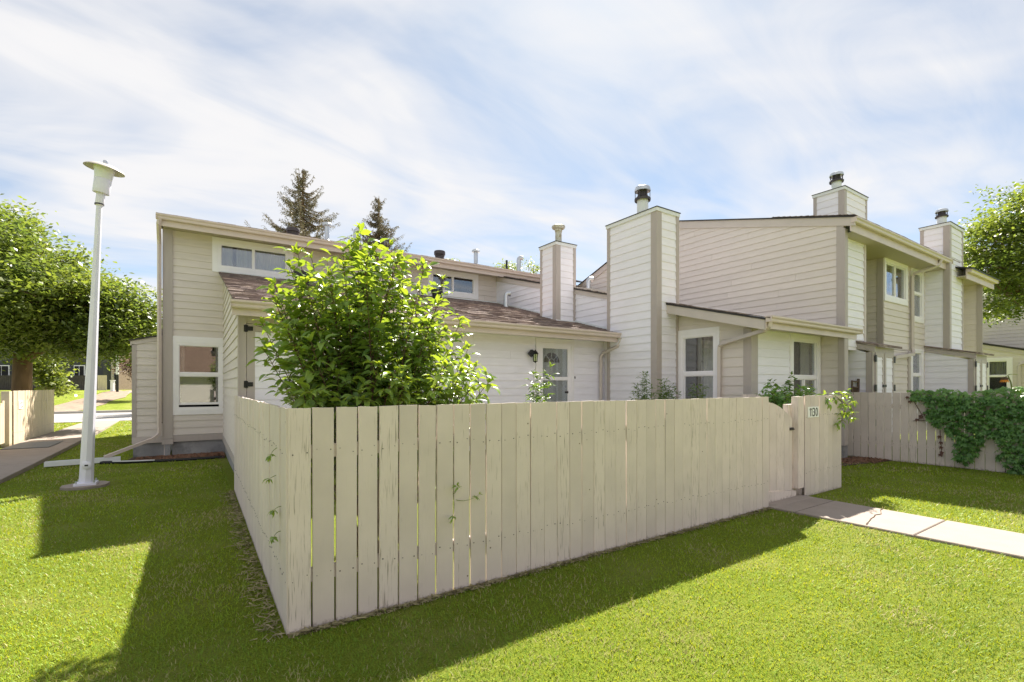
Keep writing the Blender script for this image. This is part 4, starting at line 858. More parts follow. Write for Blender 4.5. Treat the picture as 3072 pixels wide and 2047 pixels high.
# mulch bed and edging at the house corner
b = MB(); b.prism([(-.75, 13.25, -.07), (.56, 13.1, -.07), (.56, 14.1, -.07), (-1.25, 14.25, -.07), (-1.3, 13.7, -.07)], (0, 0, .045)); tag(b.build('planting_bed', 'soil'), None, kind='structure')
def chips(name, label, spots, n, seed, z=.0, size=.03, m='mulch'):
    r = np.random.default_rng(seed); V = []; F = []
    for i in range(n):
        x0, x1, y0, y1 = spots[r.integers(len(spots))]; p = np.array([r.uniform(x0, x1), r.uniform(y0, y1), z+r.uniform(0, .02)]); a = r.uniform(0, 6.28); L_ = size*r.uniform(.5, 1.6); W_ = size*r.uniform(.2, .5)
        e = np.array([math.cos(a), math.sin(a), r.uniform(-.4, .4)])*L_; g_ = np.array([-math.sin(a), math.cos(a), r.uniform(-.4, .4)])*W_
        k = len(V); V += [p-e-g_, p+e-g_, p+e+g_, p-e+g_]; F.append((k, k+1, k+2, k+3))
    me = np_mesh(name, np.array(V), np.array(F), m); o = link(name, me); tag(o, label, 'mulch', kind='stuff'); return o
chips('mulch', 'brown bark mulch in the bed at the house corner', [(-1.15, .55, 13.45, 14.1), (-.6, .56, 13.2, 14.0)], 2600, 4, -.025)
chips('mulch', 'dark bark mulch at the foot of the vine fence', [(11.4, 12.7, 4.35, 4.8), (11.9, 12.75, 4.15, 4.6)], 1300, 5, .01)
b = MB(); b.prism([(10.6, 4.45, .004), (12.75, 4.1, .004), (12.75, 4.85, .004), (10.6, 5.3, .004)], (0, 0, .008)); tag(b.build('planting_bed', 'soil'), None, kind='structure')
b = MB(); pts = [(-1.75, 13.65), (-1.3, 13.42), (-.8, 13.27), (-.2, 13.16), (.25, 13.13), (.5, 13.15)]; b.tube([(x, y, -.03) for x, y in pts], .035, 8); tag(b.build('edging', 'edging', None, True), 'black plastic edging curving round the mulch bed', 'edging')
b = MB(); b.tube([(x-.03, y-.03, .0) for x, y in [(-1.5, 13.52), (-1.3, 13.40), (-1.0, 13.30), (-.75, 13.24)]], .012, 8); tag(b.build('hose', 'white_metal', None, True), 'thin pale pipe lying along the black edging', 'pipe')

# wall lantern by the entry door
WL = thing('wall_lantern', 'black wall lantern with a tilted sensor beside the entry door', 'lantern', (6.32, 8.7, 2.3))
b = MB(); P2.box(b, 6.28, 6.36, 2.34, 2.46, .0, .035); b.build('wall_plate', 'black_metal', WL)
b = MB(); b.tube([P2.P(6.32, 2.40, .03), P2.P(6.32, 2.44, .08), P2.P(6.32, 2.43, .12)], .012, 8); b.build('arm', 'black_metal', WL)
b = MB(); b.lathe([(.075, 2.36), (.08, 2.365), (.05, 2.41), (.02, 2.44), (.012, 2.46), (.003, 2.465)], (6.34, 8.62, 0), 6); b.build('lantern_roof', 'black_metal', WL)
for k in range(6):
    a = k*math.pi/3; b = MB(); b.tube([(6.34+.06*math.cos(a), 8.62+.06*math.sin(a), 2.36), (6.34+.045*math.cos(a), 8.62+.045*math.sin(a), 2.20)], .006, 5); b.build('lantern_bar', 'black_metal', WL)
b = MB(); b.lathe([(.055, 2.36), (.042, 2.20)], (6.34, 8.62, 0), 6); b.build('lantern_glass', 'glass', WL)
b = MB(); b.lathe([(.05, 2.19), (.05, 2.205), (.02, 2.18), (.004, 2.165)], (6.34, 8.62, 0), 8); b.build('lantern_base', 'black_metal', WL)
b = MB(); b.prism([(6.17, 8.60, 2.37), (6.25, 8.60, 2.30), (6.33, 8.60, 2.40), (6.25, 8.60, 2.46)], (0, .08, 0)); b.build('sensor_head', 'black_metal', WL)

# wicker chair back behind the vine fence
WC = thing('wicker_chair', 'brown lattice wicker chair back showing above the vine fence', 'chair', (13.05, 4.7, 0))
x0_, x1_, yv = 12.88, 13.22, 4.92
b = MB(); b.tube([(x0_, yv, .4), (x0_-.01, yv, 1.78)], .02, 7); b.build('upright', 'wicker', WC); b = MB(); b.tube([(x1_-.06, yv, .4), (x1_, yv, 1.82)], .028, 7); b.build('upright', 'wicker', WC)
for z in (1.0, 1.38, 1.62, 1.76): b = MB(); b.tube([(x0_, yv, z), ((x0_+x1_)/2, yv-.02, z-.015), (x1_-.02, yv, z+.01)], .018, 6); b.build('crossbar', 'wicker', WC)
for i in range(7):
    a = x0_+.02+i*.05; b = MB(); b.tube([(a, yv-.01, 1.02), (min(a+.30, x1_), yv-.012, 1.62)], .010, 5); b.build('lattice_rod', 'wicker', WC); b = MB(); b.tube([(a, yv+.01, 1.62), (min(a+.30, x1_), yv+.012, 1.02)], .010, 5); b.build('lattice_rod', 'wicker', WC)
b = MB(); b.box((x0_, yv-.45, .40), (x1_, yv, .47)); b.build('seat', 'wicker', WC)
for xx in (x0_+.03, x1_-.05):
    for yy in (yv-.42, yv-.02): part_box('leg', (xx-.02, yy-.02, 0), (xx+.02, yy+.02, .40), 'wicker', WC)

# ------------------------------------------------------------------ leaves and plants
def proto_of(me):
    nv = len(me.vertices); v = np.zeros(nv*3); me.vertices.foreach_get('co', v); return v.reshape(-1, 3), np.array([list(p.vertices) for p in me.polygons])
def leafM(p, d, up, L, roll=0.):
    y = Vector(d).normalized(); z = Vector(up); z = z-y*z.dot(y); z = z.normalized() if z.length > 1e-4 else y.orthogonal().normalized(); x = y.cross(z)
    m_ = Matrix((x, y, z)).transposed().to_4x4() @ Matrix.Rotation(roll, 4, 'Y'); return Matrix.Translation(p) @ m_ @ Matrix.Scale(L, 4)
def bez(a, b_, c_, t): return a*((1-t)**2)+b_*(2*t*(1-t))+c_*(t*t)
def plant(name, label, cat, base_c, canes, mtl, leafL, leafW, stem_m='cane', nobj=0, seed=1, twig=(.10, .30), twig_step=.11, leaf_step=.055, start=.3, ok=None, stem_r=.008, droop=.35, group=None, tip_tint=.4, bare_top=0.):
    r = random.Random(seed); root = thing(name, label, cat, base_c, group); stems = MB(); LM = []; LT = []
    for (pa, pm, pc) in canes:
        pa, pm, pc = Vector(pa), Vector(pm), Vector(pc); Lc = (pc-pa).length; n = max(5, int(Lc/.1)); path = [bez(pa, pm, pc, i/n) for i in range(n+1)]
        stems.tube(path, [stem_r*(1.15-.85*i/n) for i in range(n+1)], 5); k = 0; t = start; rot = r.uniform(0, 6.28)
        while t <= 1.0:
            p = bez(pa, pm, pc, t); dv = (bez(pa, pm, pc, min(1, t+.02))-bez(pa, pm, pc, max(0, t-.02))).normalized(); o1 = dv.orthogonal().normalized(); rot += 1.57+r.uniform(-.4, .4)
            for sg in (0, math.pi):
                sd_ = Matrix.Rotation(rot+sg, 3, dv) @ o1; tl = r.uniform(*twig)*(1.15-.75*t); td = (sd_*.9+dv*.55+Vector((0, 0, .12))).normalized()
                q1 = p+td*tl*.5; q2 = p+(td*tl)+Vector((0, 0, -.12*tl)); 
                if tl > .06: stems.tube([p, q1, q2], [stem_r*.45, stem_r*.35, stem_r*.2], 4, False)
                m_ = max(1, int(tl/leaf_step))
                for j in range(m_+1):
                    f = (j+.6)/(m_+.6); q = p.lerp(q1, f*2) if f < .5 else q1.lerp(q2, min(1, f*2-1)); side = td.cross(Vector((0, 0, 1))).normalized()
                    for s2 in ((-1, 1) if j < m_ else (0,)):
                        ld = (td*(.55 if s2 else 1)+side*s2*.9+Vector((0, 0, r.uniform(-.45, .35)))).normalized(); L_ = leafL*r.uniform(.65, 1.2)
                        if ok and not ok(q+ld*L_): continue
                        LM.append(leafM(q, ld, (r.uniform(-.5, .5), r.uniform(-.5, .5), 1), L_, r.uniform(-.6, .6))); LT.append(min(1, max(0, r.gauss(.30+tip_tint*max(0, t-.45)*(1 if q.z > base_c[2] else 1), .18))))
            t += twig_step/Lc*r.uniform(.8, 1.2)
        p = pc; dv = (pc-path[-2]).normalized()
        for s2 in range(4):
            ld = (dv+Vector((r.uniform(-.7, .7), r.uniform(-.7, .7), r.uniform(-.1, .6)))).normalized()
            if ok and not ok(p): continue
            LM.append(leafM(p, ld, (r.uniform(-.5, .5), r.uniform(-.5, .5), 1), leafL*r.uniform(.6, .95), 0)); LT.append(min(1, .45+tip_tint+r.uniform(-.15, .15)))
    stems.build('stems', stem_m, root, True, False)
    protos = [leaf_mesh('leaf', mtl, 1, leafW, droop*(.4+.5*i), .25+.1*i, .15+.2*i) for i in range(5)]
    camp = Vector((0, 0, 1.65)); order = sorted(range(len(LM)), key=lambda i: (LM[i].translation-camp).length - .25*LM[i].translation.z); vis = [i for i in order if LM[i].translation.z > 1.42] if name == 'leafy_shrub' else order; sel = set(vis[:nobj*2:2][:nobj])
    for i in sel: link('leaf', protos[min(4, int(LT[i]*5))], root, LM[i])
    for k in range(2):
        ids = [i for i in range(len(LM)) if i not in sel and i % 2 == k]
        if ids: o = merge_leaves('foliage', mtl, proto_of(protos[1+2*k]), [LM[i] for i in ids], [LT[i] for i in ids], root); o['kind'] = 'stuff'
    return root
r = random.Random(21); canes = []
for i in range(46):
    a = r.uniform(0, 6.28); rad = math.sqrt(r.random()); tx = 1.42+.98*rad*math.cos(a); ty = 4.62+.72*rad*math.sin(a)
    hgt = 3.02-1.30*abs((tx-1.34)/1.1)**1.35-.45*((ty-4.62)/.9)**2+r.uniform(-.22, .10); hgt = max(hgt, 1.55); tx = max(tx, .62)
    bx, by = 1.48+r.uniform(-.35, .35), 4.65+r.uniform(-.25, .3); canes.append(((bx, by, 0), (bx+(tx-bx)*.25, by+(ty-by)*.25, hgt*.62), (tx, ty, hgt)))
for (tx, ty, hz) in ((1.26, 4.45, 3.10), (1.12, 4.5, 2.88), (.85, 4.5, 2.78), (.95, 4.3, 2.6), (.75, 4.2, 2.5), (1.40, 4.6, 2.95), (1.95, 4.6, 2.90), (2.12, 4.5, 2.75), (.66, 4.4, 2.66), (.52, 4.35, 2.40), (.44, 4.3, 2.15), (.46, 4.25, 1.92), (.55, 4.5, 2.52), (.72, 4.4, 2.78), (.60, 4.1, 2.1), (.62, 4.3, 1.8), (.75, 4.0, 2.0), (2.35, 4.55, 2.35), (2.42, 4.5, 2.05), (2.45, 4.4, 1.85), (.66, 3.95, 1.66), (2.1, 4.0, 1.75)):
    canes.append(((1.48+r.uniform(-.3, .3), 4.65+r.uniform(-.2, .2), 0), (1.48+(tx-1.48)*.55, 4.6+(ty-4.6)*.4, hz*.55), (tx, ty, hz)))
for i in range(20):     # low skirt hanging towards the fence
    tx = .66+1.6*(i+.5)/20+r.uniform(-.06, .06); ty = r.uniform(3.62, 4.1); hz = r.uniform(1.5, 1.85); canes.append(((1.48+(tx-1.48)*.3, 4.5, .2), (tx, 4.3, 1.3), (tx, ty, hz)))
plant('leafy_shrub', 'tall bright green leafy shrub spilling over the long picket fence', 'shrub', (1.48, 4.65, 0), canes, 'shrub_leaf', .095, .52, 'cane', 300, 3, (.12, .34), .115, .060, .34,
      ok=lambda q: not (q.y < 3.47 and q.z < 1.53) and q.x > (.54 if q.z < 1.56 else .33) and q.y > 3.34)
def sprig(name, label, base_c, h, spread, n, mtl, leafL, leafW, seed, stem='green_stem', twig=(.06, .2), lo=.25, nobj=0, tint=.4, group=None, cat='plant', step=.09, lstep=.045):
    r = random.Random(seed); cs = []
    for i in range(n):
        a = r.uniform(0, 6.28); q = math.sqrt(r.random()); tx, ty = base_c[0]+spread*q*math.cos(a), base_c[1]+spread*q*math.sin(a); hz = h*(1-.35*q*r.random()-.1*r.random())
        b0 = (base_c[0]+r.uniform(-.08, .08), base_c[1]+r.uniform(-.08, .08), base_c[2]); cs.append((b0, (b0[0]*.7+tx*.3, b0[1]*.7+ty*.3, base_c[2]+hz*.6), (tx, ty, base_c[2]+hz)))
    return plant(name, label, cat, base_c, cs, mtl, leafL, leafW, stem, nobj, seed, twig, step, lstep, lo, None, .005, .4, group, tint)
sprig('tall_plant', 'tall slender leafy stem growing in front of the entry door', (3.76, 5.0, 0), 2.05, .22, 5, 'plant_leaf', .085, .38, 31, twig=(.10, .26), lo=.45, step=.14, nobj=30)
sprig('rose_bush', 'spiky green plant at the foot of the tall chimney', (6.9, 6.0, 0), 1.92, .26, 10, 'plant_leaf', .07, .34, 32, lo=.5, nobj=20)
sprig('rose_bush', 'fern like green plant under the curtained window', (7.70, 6.1, 0), 1.86, .34, 18, 'plant_leaf', .075, .3, 33, lo=.45, nobj=20)
sprig('rose_bush', 'low pale green plant beside the beige downspout', (8.35, 6.0, 0), 1.80, .30, 9, 'plant_leaf', .07, .36, 34, lo=.5, tint=.8, nobj=20)
sprig('garden_shrub', 'dense dark green shrub behind the curved gate', (8.45, 4.25, 0), 1.72, .55, 30, 'vine_leaf', .085, .45, 35, lo=.2, twig=(.1, .25), nobj=60, cat='shrub')
sprig('garden_shrub', 'upright leafy shoots standing above the curved gate', (8.62, 4.35, 0), 2.0, .22, 6, 'plant_leaf', .075, .48, 36, lo=.6, nobj=20, cat='shrub')
sprig('rose_bush', 'yellow green sprig rising over the short picket fence', (9.62, 4.4, 0), 1.72, .2, 8, 'shrub_leaf', .06, .4, 37, lo=.6, tint=1.2, nobj=15)
# branch hanging over the short fence
cs = [((8.42, 3.56, 1.50), (8.62, 3.44, 1.52), (8.72, 3.42, 1.22)), ((8.55, 3.5, 1.53), (8.8, 3.44, 1.6), (8.93, 3.4, 1.38)), ((8.70, 3.43, 1.25), (8.6, 3.41, 1.12), (8.46, 3.42, 1.02)), ((8.62, 3.44, 1.4), (8.85, 3.42, 1.35), (8.92, 3.40, 1.12)), ((8.15, 3.6, 1.46), (8.2, 3.45, 1.52), (8.18, 3.43, 1.36))]
plant('branch', 'leafy branch hanging over the end of the short fence', 'branch', (8.5, 3.5, 1.5), cs, 'shrub_leaf', .085, .45, 'cane', 30, 41, (.05, .13), .10, .06, .2, None, .005, .4, None, .5)
# sprigs that poke through the fence boards
for k, (cs, lab) in enumerate((([((1.72, 3.46, .78), (1.73, 3.40, .80), (1.72, 3.38, .86)), ((1.72, 3.46, .74), (1.80, 3.38, .70), (1.93, 3.40, .76)), ((1.72, 3.44, .72), (1.70, 3.38, .68), (1.68, 3.39, .60))], 'small green sprig poking out between the long fence boards'),
        ([((.50, 3.85, 1.20), (.46, 3.86, 1.19), (.45, 3.92, 1.12))], 'drooping leaf pair high on the side fence'),
        ([((.50, 3.95, .98), (.46, 3.95, .97), (.45, 4.0, .94))], 'small leaf sprig halfway up the side fence'),
        ([((.50, 3.72, .62), (.46, 3.73, .62), (.45, 3.74, .56))], 'single vine shoot low on the side fence'),
        ([((.50, 3.70, .80), (.46, 3.70, .80), (.45, 3.73, .76))], 'yellow green shoot poking out of the side fence boards'))):
    plant('fence_sprig', lab, 'sprig', cs[0][0], cs, 'shrub_leaf', .042, .42, 'green_stem', 2, 50+k, (.01, .03), .2, .05, .85, None, .003, .4, 'sprigs poking through the fence', .5)
# vine over the right fence
def inpoly(x, y, P):
    c_ = False
    for i in range(len(P)):
        (x1, y1), (x2, y2) = P[i], P[i-1]
        if (y1 > y) != (y2 > y) and x < (x2-x1)*(y-y1)/(y2-y1)+x1: c_ = not c_
    return c_
VP = [(3.85, 1.56), (3.76, 1.36), (3.45, 1.26), (3.55, 1.11), (3.48, .93), (3.22, .75), (3.14, .62), (3.05, .55), (3.06, .16), (2.89, .09), (2.76, .2), (2.67, .44), (2.53, .68), (2.44, .56), (2.45, .2), (2.26, .0), (1.9, 0), (1.1, 0), (1.1, 1.68), (2.03, 1.66), (2.42, 1.62), (2.65, 1.57), (2.89, 1.53), (3.14, 1.61), (3.4, 1.57)]
V_ = thing('climbing_vine', 'dense dark green creeper hanging over the right fence', 'vine', (12.75, 2.4, 0))
def palmate(tint, m='vine_leaf', s=1.):
    vs = []; fs = []
    for k, (a, L_) in enumerate(((0, 1), (.75, .85), (-.75, .85), (1.5, .55), (-1.5, .55))):
        p, f_ = proto_of(leaf_mesh('tmp', m, L_, .42*L_, .35, .2, .5, 2)); ca, sa = math.cos(a), math.sin(a); q = np.stack([p[:, 0]*ca+p[:, 1]*sa, -p[:, 0]*sa+p[:, 1]*ca, p[:, 2]], 1); fs += [[i+len(vs) for i in ff] for ff in f_.tolist()]; vs += q.tolist()
    me = bpy.data.meshes.new('leaf'); me.from_pydata(vs, [], fs); me.materials.append(M[m]); me.polygons.foreach_set('use_smooth', [True]*len(me.polygons)); at = me.attributes.new('tint', 'FLOAT', 'FACE'); at.data.foreach_set('value', [tint]*len(me.polygons)); return me
r = random.Random(77); LM = []; LT = []
while len(LM) < 3200:
    y, z = r.uniform(1.1, 3.9), r.uniform(0, 1.7)
    if not inpoly(y, z, VP): continue
    dpt = r.random(); x = 12.78-.16*dpt*min(1, (3.9-y)*1.2+.2); 
    if z > 1.45: x += r.uniform(-.05, .22)
    ld = Vector((-.55+r.uniform(-.3, .2), r.uniform(-.7, .7), r.uniform(-.9, .1))); L_ = r.uniform(.05, .095)
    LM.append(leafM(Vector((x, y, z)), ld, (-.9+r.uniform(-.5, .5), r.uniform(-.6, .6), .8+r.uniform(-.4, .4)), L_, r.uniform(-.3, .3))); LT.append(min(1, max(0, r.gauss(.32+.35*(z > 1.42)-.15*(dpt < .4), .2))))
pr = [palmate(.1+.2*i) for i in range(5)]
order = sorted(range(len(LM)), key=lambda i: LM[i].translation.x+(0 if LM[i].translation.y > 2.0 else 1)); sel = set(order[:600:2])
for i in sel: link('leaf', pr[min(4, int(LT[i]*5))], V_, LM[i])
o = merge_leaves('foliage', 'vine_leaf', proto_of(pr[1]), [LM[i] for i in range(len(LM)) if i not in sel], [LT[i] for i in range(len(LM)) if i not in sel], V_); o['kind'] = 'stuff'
b = MB()
for path in (((12.79, 3.8, 1.45), (12.77, 3.6, 1.05), (12.77, 3.65, .92)), ((12.77, 3.4, 1.0), (12.76, 3.3, .75), (12.77, 3.27, .2)), ((12.77, 3.75, .90), (12.76, 3.45, .93), (12.76, 3.3, .98)), ((12.78, 2.9, 1.4), (12.72, 2.8, .8), (12.76, 2.85, .1)), ((12.78, 2.3, 1.4), (12.70, 2.3, .8), (12.76, 2.35, .02))): b.tube([Vector(p) for p in path], .006, 5)
b.build('stems', 'cane', V_, True, False)
rl = palmate(.8, 'purple_leaf')
for (y, z) in ((3.67, .95), (3.62, 1.03), (3.55, 1.08), (3.60, 1.0), (3.30, .62), (3.28, .5), (3.27, .4), (3.26, .3), (3.30, .25), (3.83, 1.42), (3.80, 1.33)): link('red_leaf', rl, V_, leafM(Vector((12.75, y, z)), (-.4, r.uniform(-.6, .6), -.7), (-1, 0, .5), .07, 0))
# sunflower behind the vine
SF = thing('sunflower', 'drooping orange sunflower on a curved stem above the vine', 'flower', (18.56, 3.3, 0))
b = MB(); b.tube([(18.62, 3.28, 0), (18.60, 3.28, 1.4), (18.54, 3.31, 1.75), (18.46, 3.35, 1.93), (18.40, 3.38, 1.90)], [.02, .018, .015, .012, .012], 6); b.build('stem', 'green_stem', SF, True)
b = MB(); b.lathe([(.02, .05), (.07, .03), (.085, 0), (.05, -.05), (.004, -.06)], (18.37, 3.40, 1.84), 14, Matrix.Rotation(R(25), 4, 'Y')); b.build('flower_head', 'wicker', SF, True)
pm_ = leaf_mesh('petal', 'petal', .10, .045, .5, .2, .5, 3)
for k in range(18):
    a = k*2*math.pi/18; d_ = Vector((math.cos(a), math.sin(a), -.55)); link('petal', pm_, SF, leafM(Vector((18.37, 3.40, 1.85))+d_*.04, d_, (0, 0, 1), 1, 0))
lm2 = leaf_mesh('leaf', 'plant_leaf', .20, .13, .5, .2, .6, 4)
for (p, d_) in (((18.58, 3.29, 1.55), (-.6, -.6, .1)), ((18.6, 3.28, 1.45), (.7, -.5, .1)), ((18.45, 3.35, 1.94), (.3, -.5, .3)), ((18.6, 3.28, 1.5), (-.2, .9, .2))): link('leaf', lm2, SF, leafM(Vector(p), d_, (0, 0, 1), 1, 0))

# ------------------------------------------------------------------ trees
def scatter(points, size, rng, flat=.5):
    n = len(points); a = rng.uniform(0, 2*np.pi, n); el = rng.normal(0, flat, n); d = np.stack([np.cos(a)*np.cos(el), np.sin(a)*np.cos(el), np.sin(el)], 1)
    up = np.stack([rng.normal(0, .55, n), rng.normal(0, .55, n), np.ones(n)], 1); x = np.cross(d, up); x /= np.linalg.norm(x, axis=1, keepdims=True)+1e-9; nn = np.cross(x, d)
    L_ = (size*rng.uniform(.45, 1.5, n))[:, None]; W_ = L_*.28
    V = np.stack([points, points+d*L_*.5+x*W_+nn*L_*.08, points+d*L_, points+d*L_*.5-x*W_+nn*L_*.08], 1).reshape(-1, 3); return V, np.arange(4*n).reshape(n, 4)
def tree(name, label, trunk, limbs, blobs, nleaf, size, seed, mtl='tree_leaf', bark='bark', group=None, clump=.42, ry=None, cat='tree', tint=.45):
    rng = np.random.default_rng(seed); root = thing(name, label, cat, trunk[0][:3], group)
    b = MB(); b.tube([p[:3] for p in trunk], [p[3] for p in trunk], 12); tr_ = b.build('trunk', bark, root, True)
    for lb in limbs:
        b = MB(); b.tube([p[:3] for p in lb], [p[3] for p in lb], 7); b.build('limb', bark, tr_, True)
    vol = np.array([q[3]*q[3]*q[4] for q in blobs])**.75; vol /= vol.sum(); pts = []; tn = []
    tw = MB()
    for q, f_ in zip(blobs, vol):
        n = int(nleaf*f_); nc = max(6, int(n/105)); c0_ = np.array(q[:3]); R3 = np.array([q[3], q[3], q[4]])
        dirs = rng.normal(0, 1, (nc, 3)); dirs /= np.linalg.norm(dirs, axis=1, keepdims=True); rad = rng.uniform(.25, 1, nc)**.5*np.where(rng.random(nc) < .15, rng.uniform(1, 1.3, nc), 1); cc = c0_+dirs*rad[:, None]*R3
        for c_ in cc:
            k = int(n/nc*rng.uniform(.5, 1.5)); s_ = clump*rng.uniform(.6, 1.25); p = c_+rng.normal(0, 1, (k, 3))*np.array([s_, s_, s_*.55]); pts.append(p); tn.append(np.clip(rng.normal(tint, .24)+rng.normal(0, .13, k), 0, 1))
            if rng.random() < .35: tw.tube([tuple(c0_+(c_-c0_)*.15), tuple(c_)], [.03, .008], 4, False)
    P_ = np.concatenate(pts); T = np.concatenate(tn); V, F = scatter(P_, size, rng)
    link('crown', np_mesh('crown', V, F, mtl, T), root)['kind'] = 'stuff'
    if tw.v: tw.build('twigs', bark, root, False, False)['kind'] = 'stuff'
    return root
T1 = [(-7.13, 26.92, 6.81, 2.5, 2.0), (-6.32, 26.98, 7.7, 1.3, 1.3), (-5.05, 24.94, 6.2, 1.55, 1.5), (-4.37, 23.9, 4.72, 2.0, 1.3), (-5.66, 24.6, 4.37, 2.2, 1.7), (-7.67, 27.28, 4.6, 2.4, 1.9), (-3.72, 24.2, 3.95, 1.7, 1.15), (-4.97, 25.49, 3.5, 1.9, .65), (-3.55, 25.15, 5.5, 1.0, .95), (-2.7, 24.4, 4.9, 1.15, 1.05), (-2.0, 24.5, 4.6, 1.0, .95), (-2.81, 24.4, 3.7, 1.5, .85), (-1.94, 24.9, 3.8, .8, .75), (-3.15, 24.2, 3.05, 1.2, .45), (-4.56, 27.01, 6.15, 1.2, 1.05), (-6.5, 29.5, 6.2, 2.1, 1.4), (-6.59, 26.56, 3.5, 1.6, .5)]
tree('ash_tree', 'large spreading green tree behind the pale picket fence', [(-5.67, 25.95, -.1, .42), (-5.68, 25.95, .6, .33), (-5.66, 25.94, 1.6, .29), (-5.62, 25.9, 3.0, .27), (-5.9, 26.2, 4.6, .18), (-6.1, 26.5, 6.6, .07)],
     [[(-5.62, 25.9, 2.7, .2), (-4.6, 25.0, 3.3, .14), (-3.1, 24.3, 3.7, .09), (-2.1, 24.1, 4.2, .04)], [(-5.65, 25.9, 3.0, .18), (-6.8, 26.7, 4.9, .1), (-7.3, 27.1, 6.5, .04)], [(-5.7, 25.95, 3.3, .15), (-5.0, 25.2, 5.0, .09), (-4.9, 25.0, 6.4, .03)]], T1, 90000, .16, 5)
tree('young_tree', 'thin leaning tree with pale leaves beside the big trunk', [(-5.40, 28.6, -.05, .15), (-5.45, 28.62, 1.4, .13), (-5.62, 28.75, 1.95, .11), (-5.85, 28.9, 2.6, .10), (-5.87, 28.95, 3.4, .07)], [], [(-5.34, 28.3, 2.2, .62, .45), (-5.1, 28.2, 1.84, .5, .4), (-5.71, 28.5, 2.64, .55, .3), (-5.09, 27.9, 1.5, .34, .34)], 2600, .16, 6, bark='pale_bark', clump=.2, tint=.8)
tree('maple_tree', 'green leafy tree rising behind the right end of the row', [(28.07, 4.19, -.1, .32), (27.96, 4.27, 4.4, .2), (27.63, 4.49, 7.7, .07)], [[(27.9, 4.3, 4.6, .12), (26.74, 5.07, 6.4, .05)], [(27.8, 4.4, 5.5, .1), (28.9, 4.2, 8.8, .04)]],
     [(27.63, 4.49, 8.4, 1.4, 1.4), (26.74, 5.07, 7.4, 1.2, 1.25), (27.96, 4.27, 6.95, 2.0, 2.0), (26.3, 5.37, 6.41, .9, .9), (26.14, 4.87, 5.3, .85, .85), (27.74, 4.41, 5.2, 1.2, .7), (25.85, 5.12, 4.75, .34, .35), (28.92, 4.23, 9.2, 1.37, 1.05)], 26000, .15, 8, clump=.34)
for k, (x, y, z, rr_) in enumerate(((16.04, 31.4, 10.2, 1.0), (18.9, 29.5, 10.1, 1.25), (20.64, 28.3, 9.9, .9))):
    tree('aspen_tree', ['feathery pale treetop beyond the long roof between two vents', 'feathery pale treetop beyond the roof beside the bent vent', 'feathery pale treetop beyond the roof beside the small chimney'][k], [(x, y, 0, .2), (x, y, 6, .14), (x, y, z+.6, .02)], [], [(x, y, z-.6, rr_, rr_*1.1), (x+.3, y, z-1.8, rr_*1.2, 1.0), (x-.4, y, z+.1, rr_*.6, .6)], 2600, .16, 60+k, clump=.3, tint=.8, group='treetops behind the roof')
tree('plum_tree', 'reddish leafed tree beside the far maple crown', [(54.54, 11.84, 0, .3), (54.5, 11.8, 8, .15), (54.5, 11.8, 12, .03)], [], [(54.5, 11.8, 11.2, 2.2, 1.6), (55.5, 11.0, 9.5, 2.2, 1.6)], 4000, .28, 70, 'purple_leaf')
tree('plum_tree', 'purple leafed tree standing beyond the road', [(-4.0, 51.2, .4, .12), (-4.0, 51.2, 2.5, .1), (-4.0, 51.2, 4, .03)], [], [(-4.4, 51.2, 3.3, .8, .8), (-3.6, 51.0, 3.7, 1.1, .9), (-3.8, 51.0, 2.8, .8, .6)], 4000, .16, 71, 'purple_leaf')
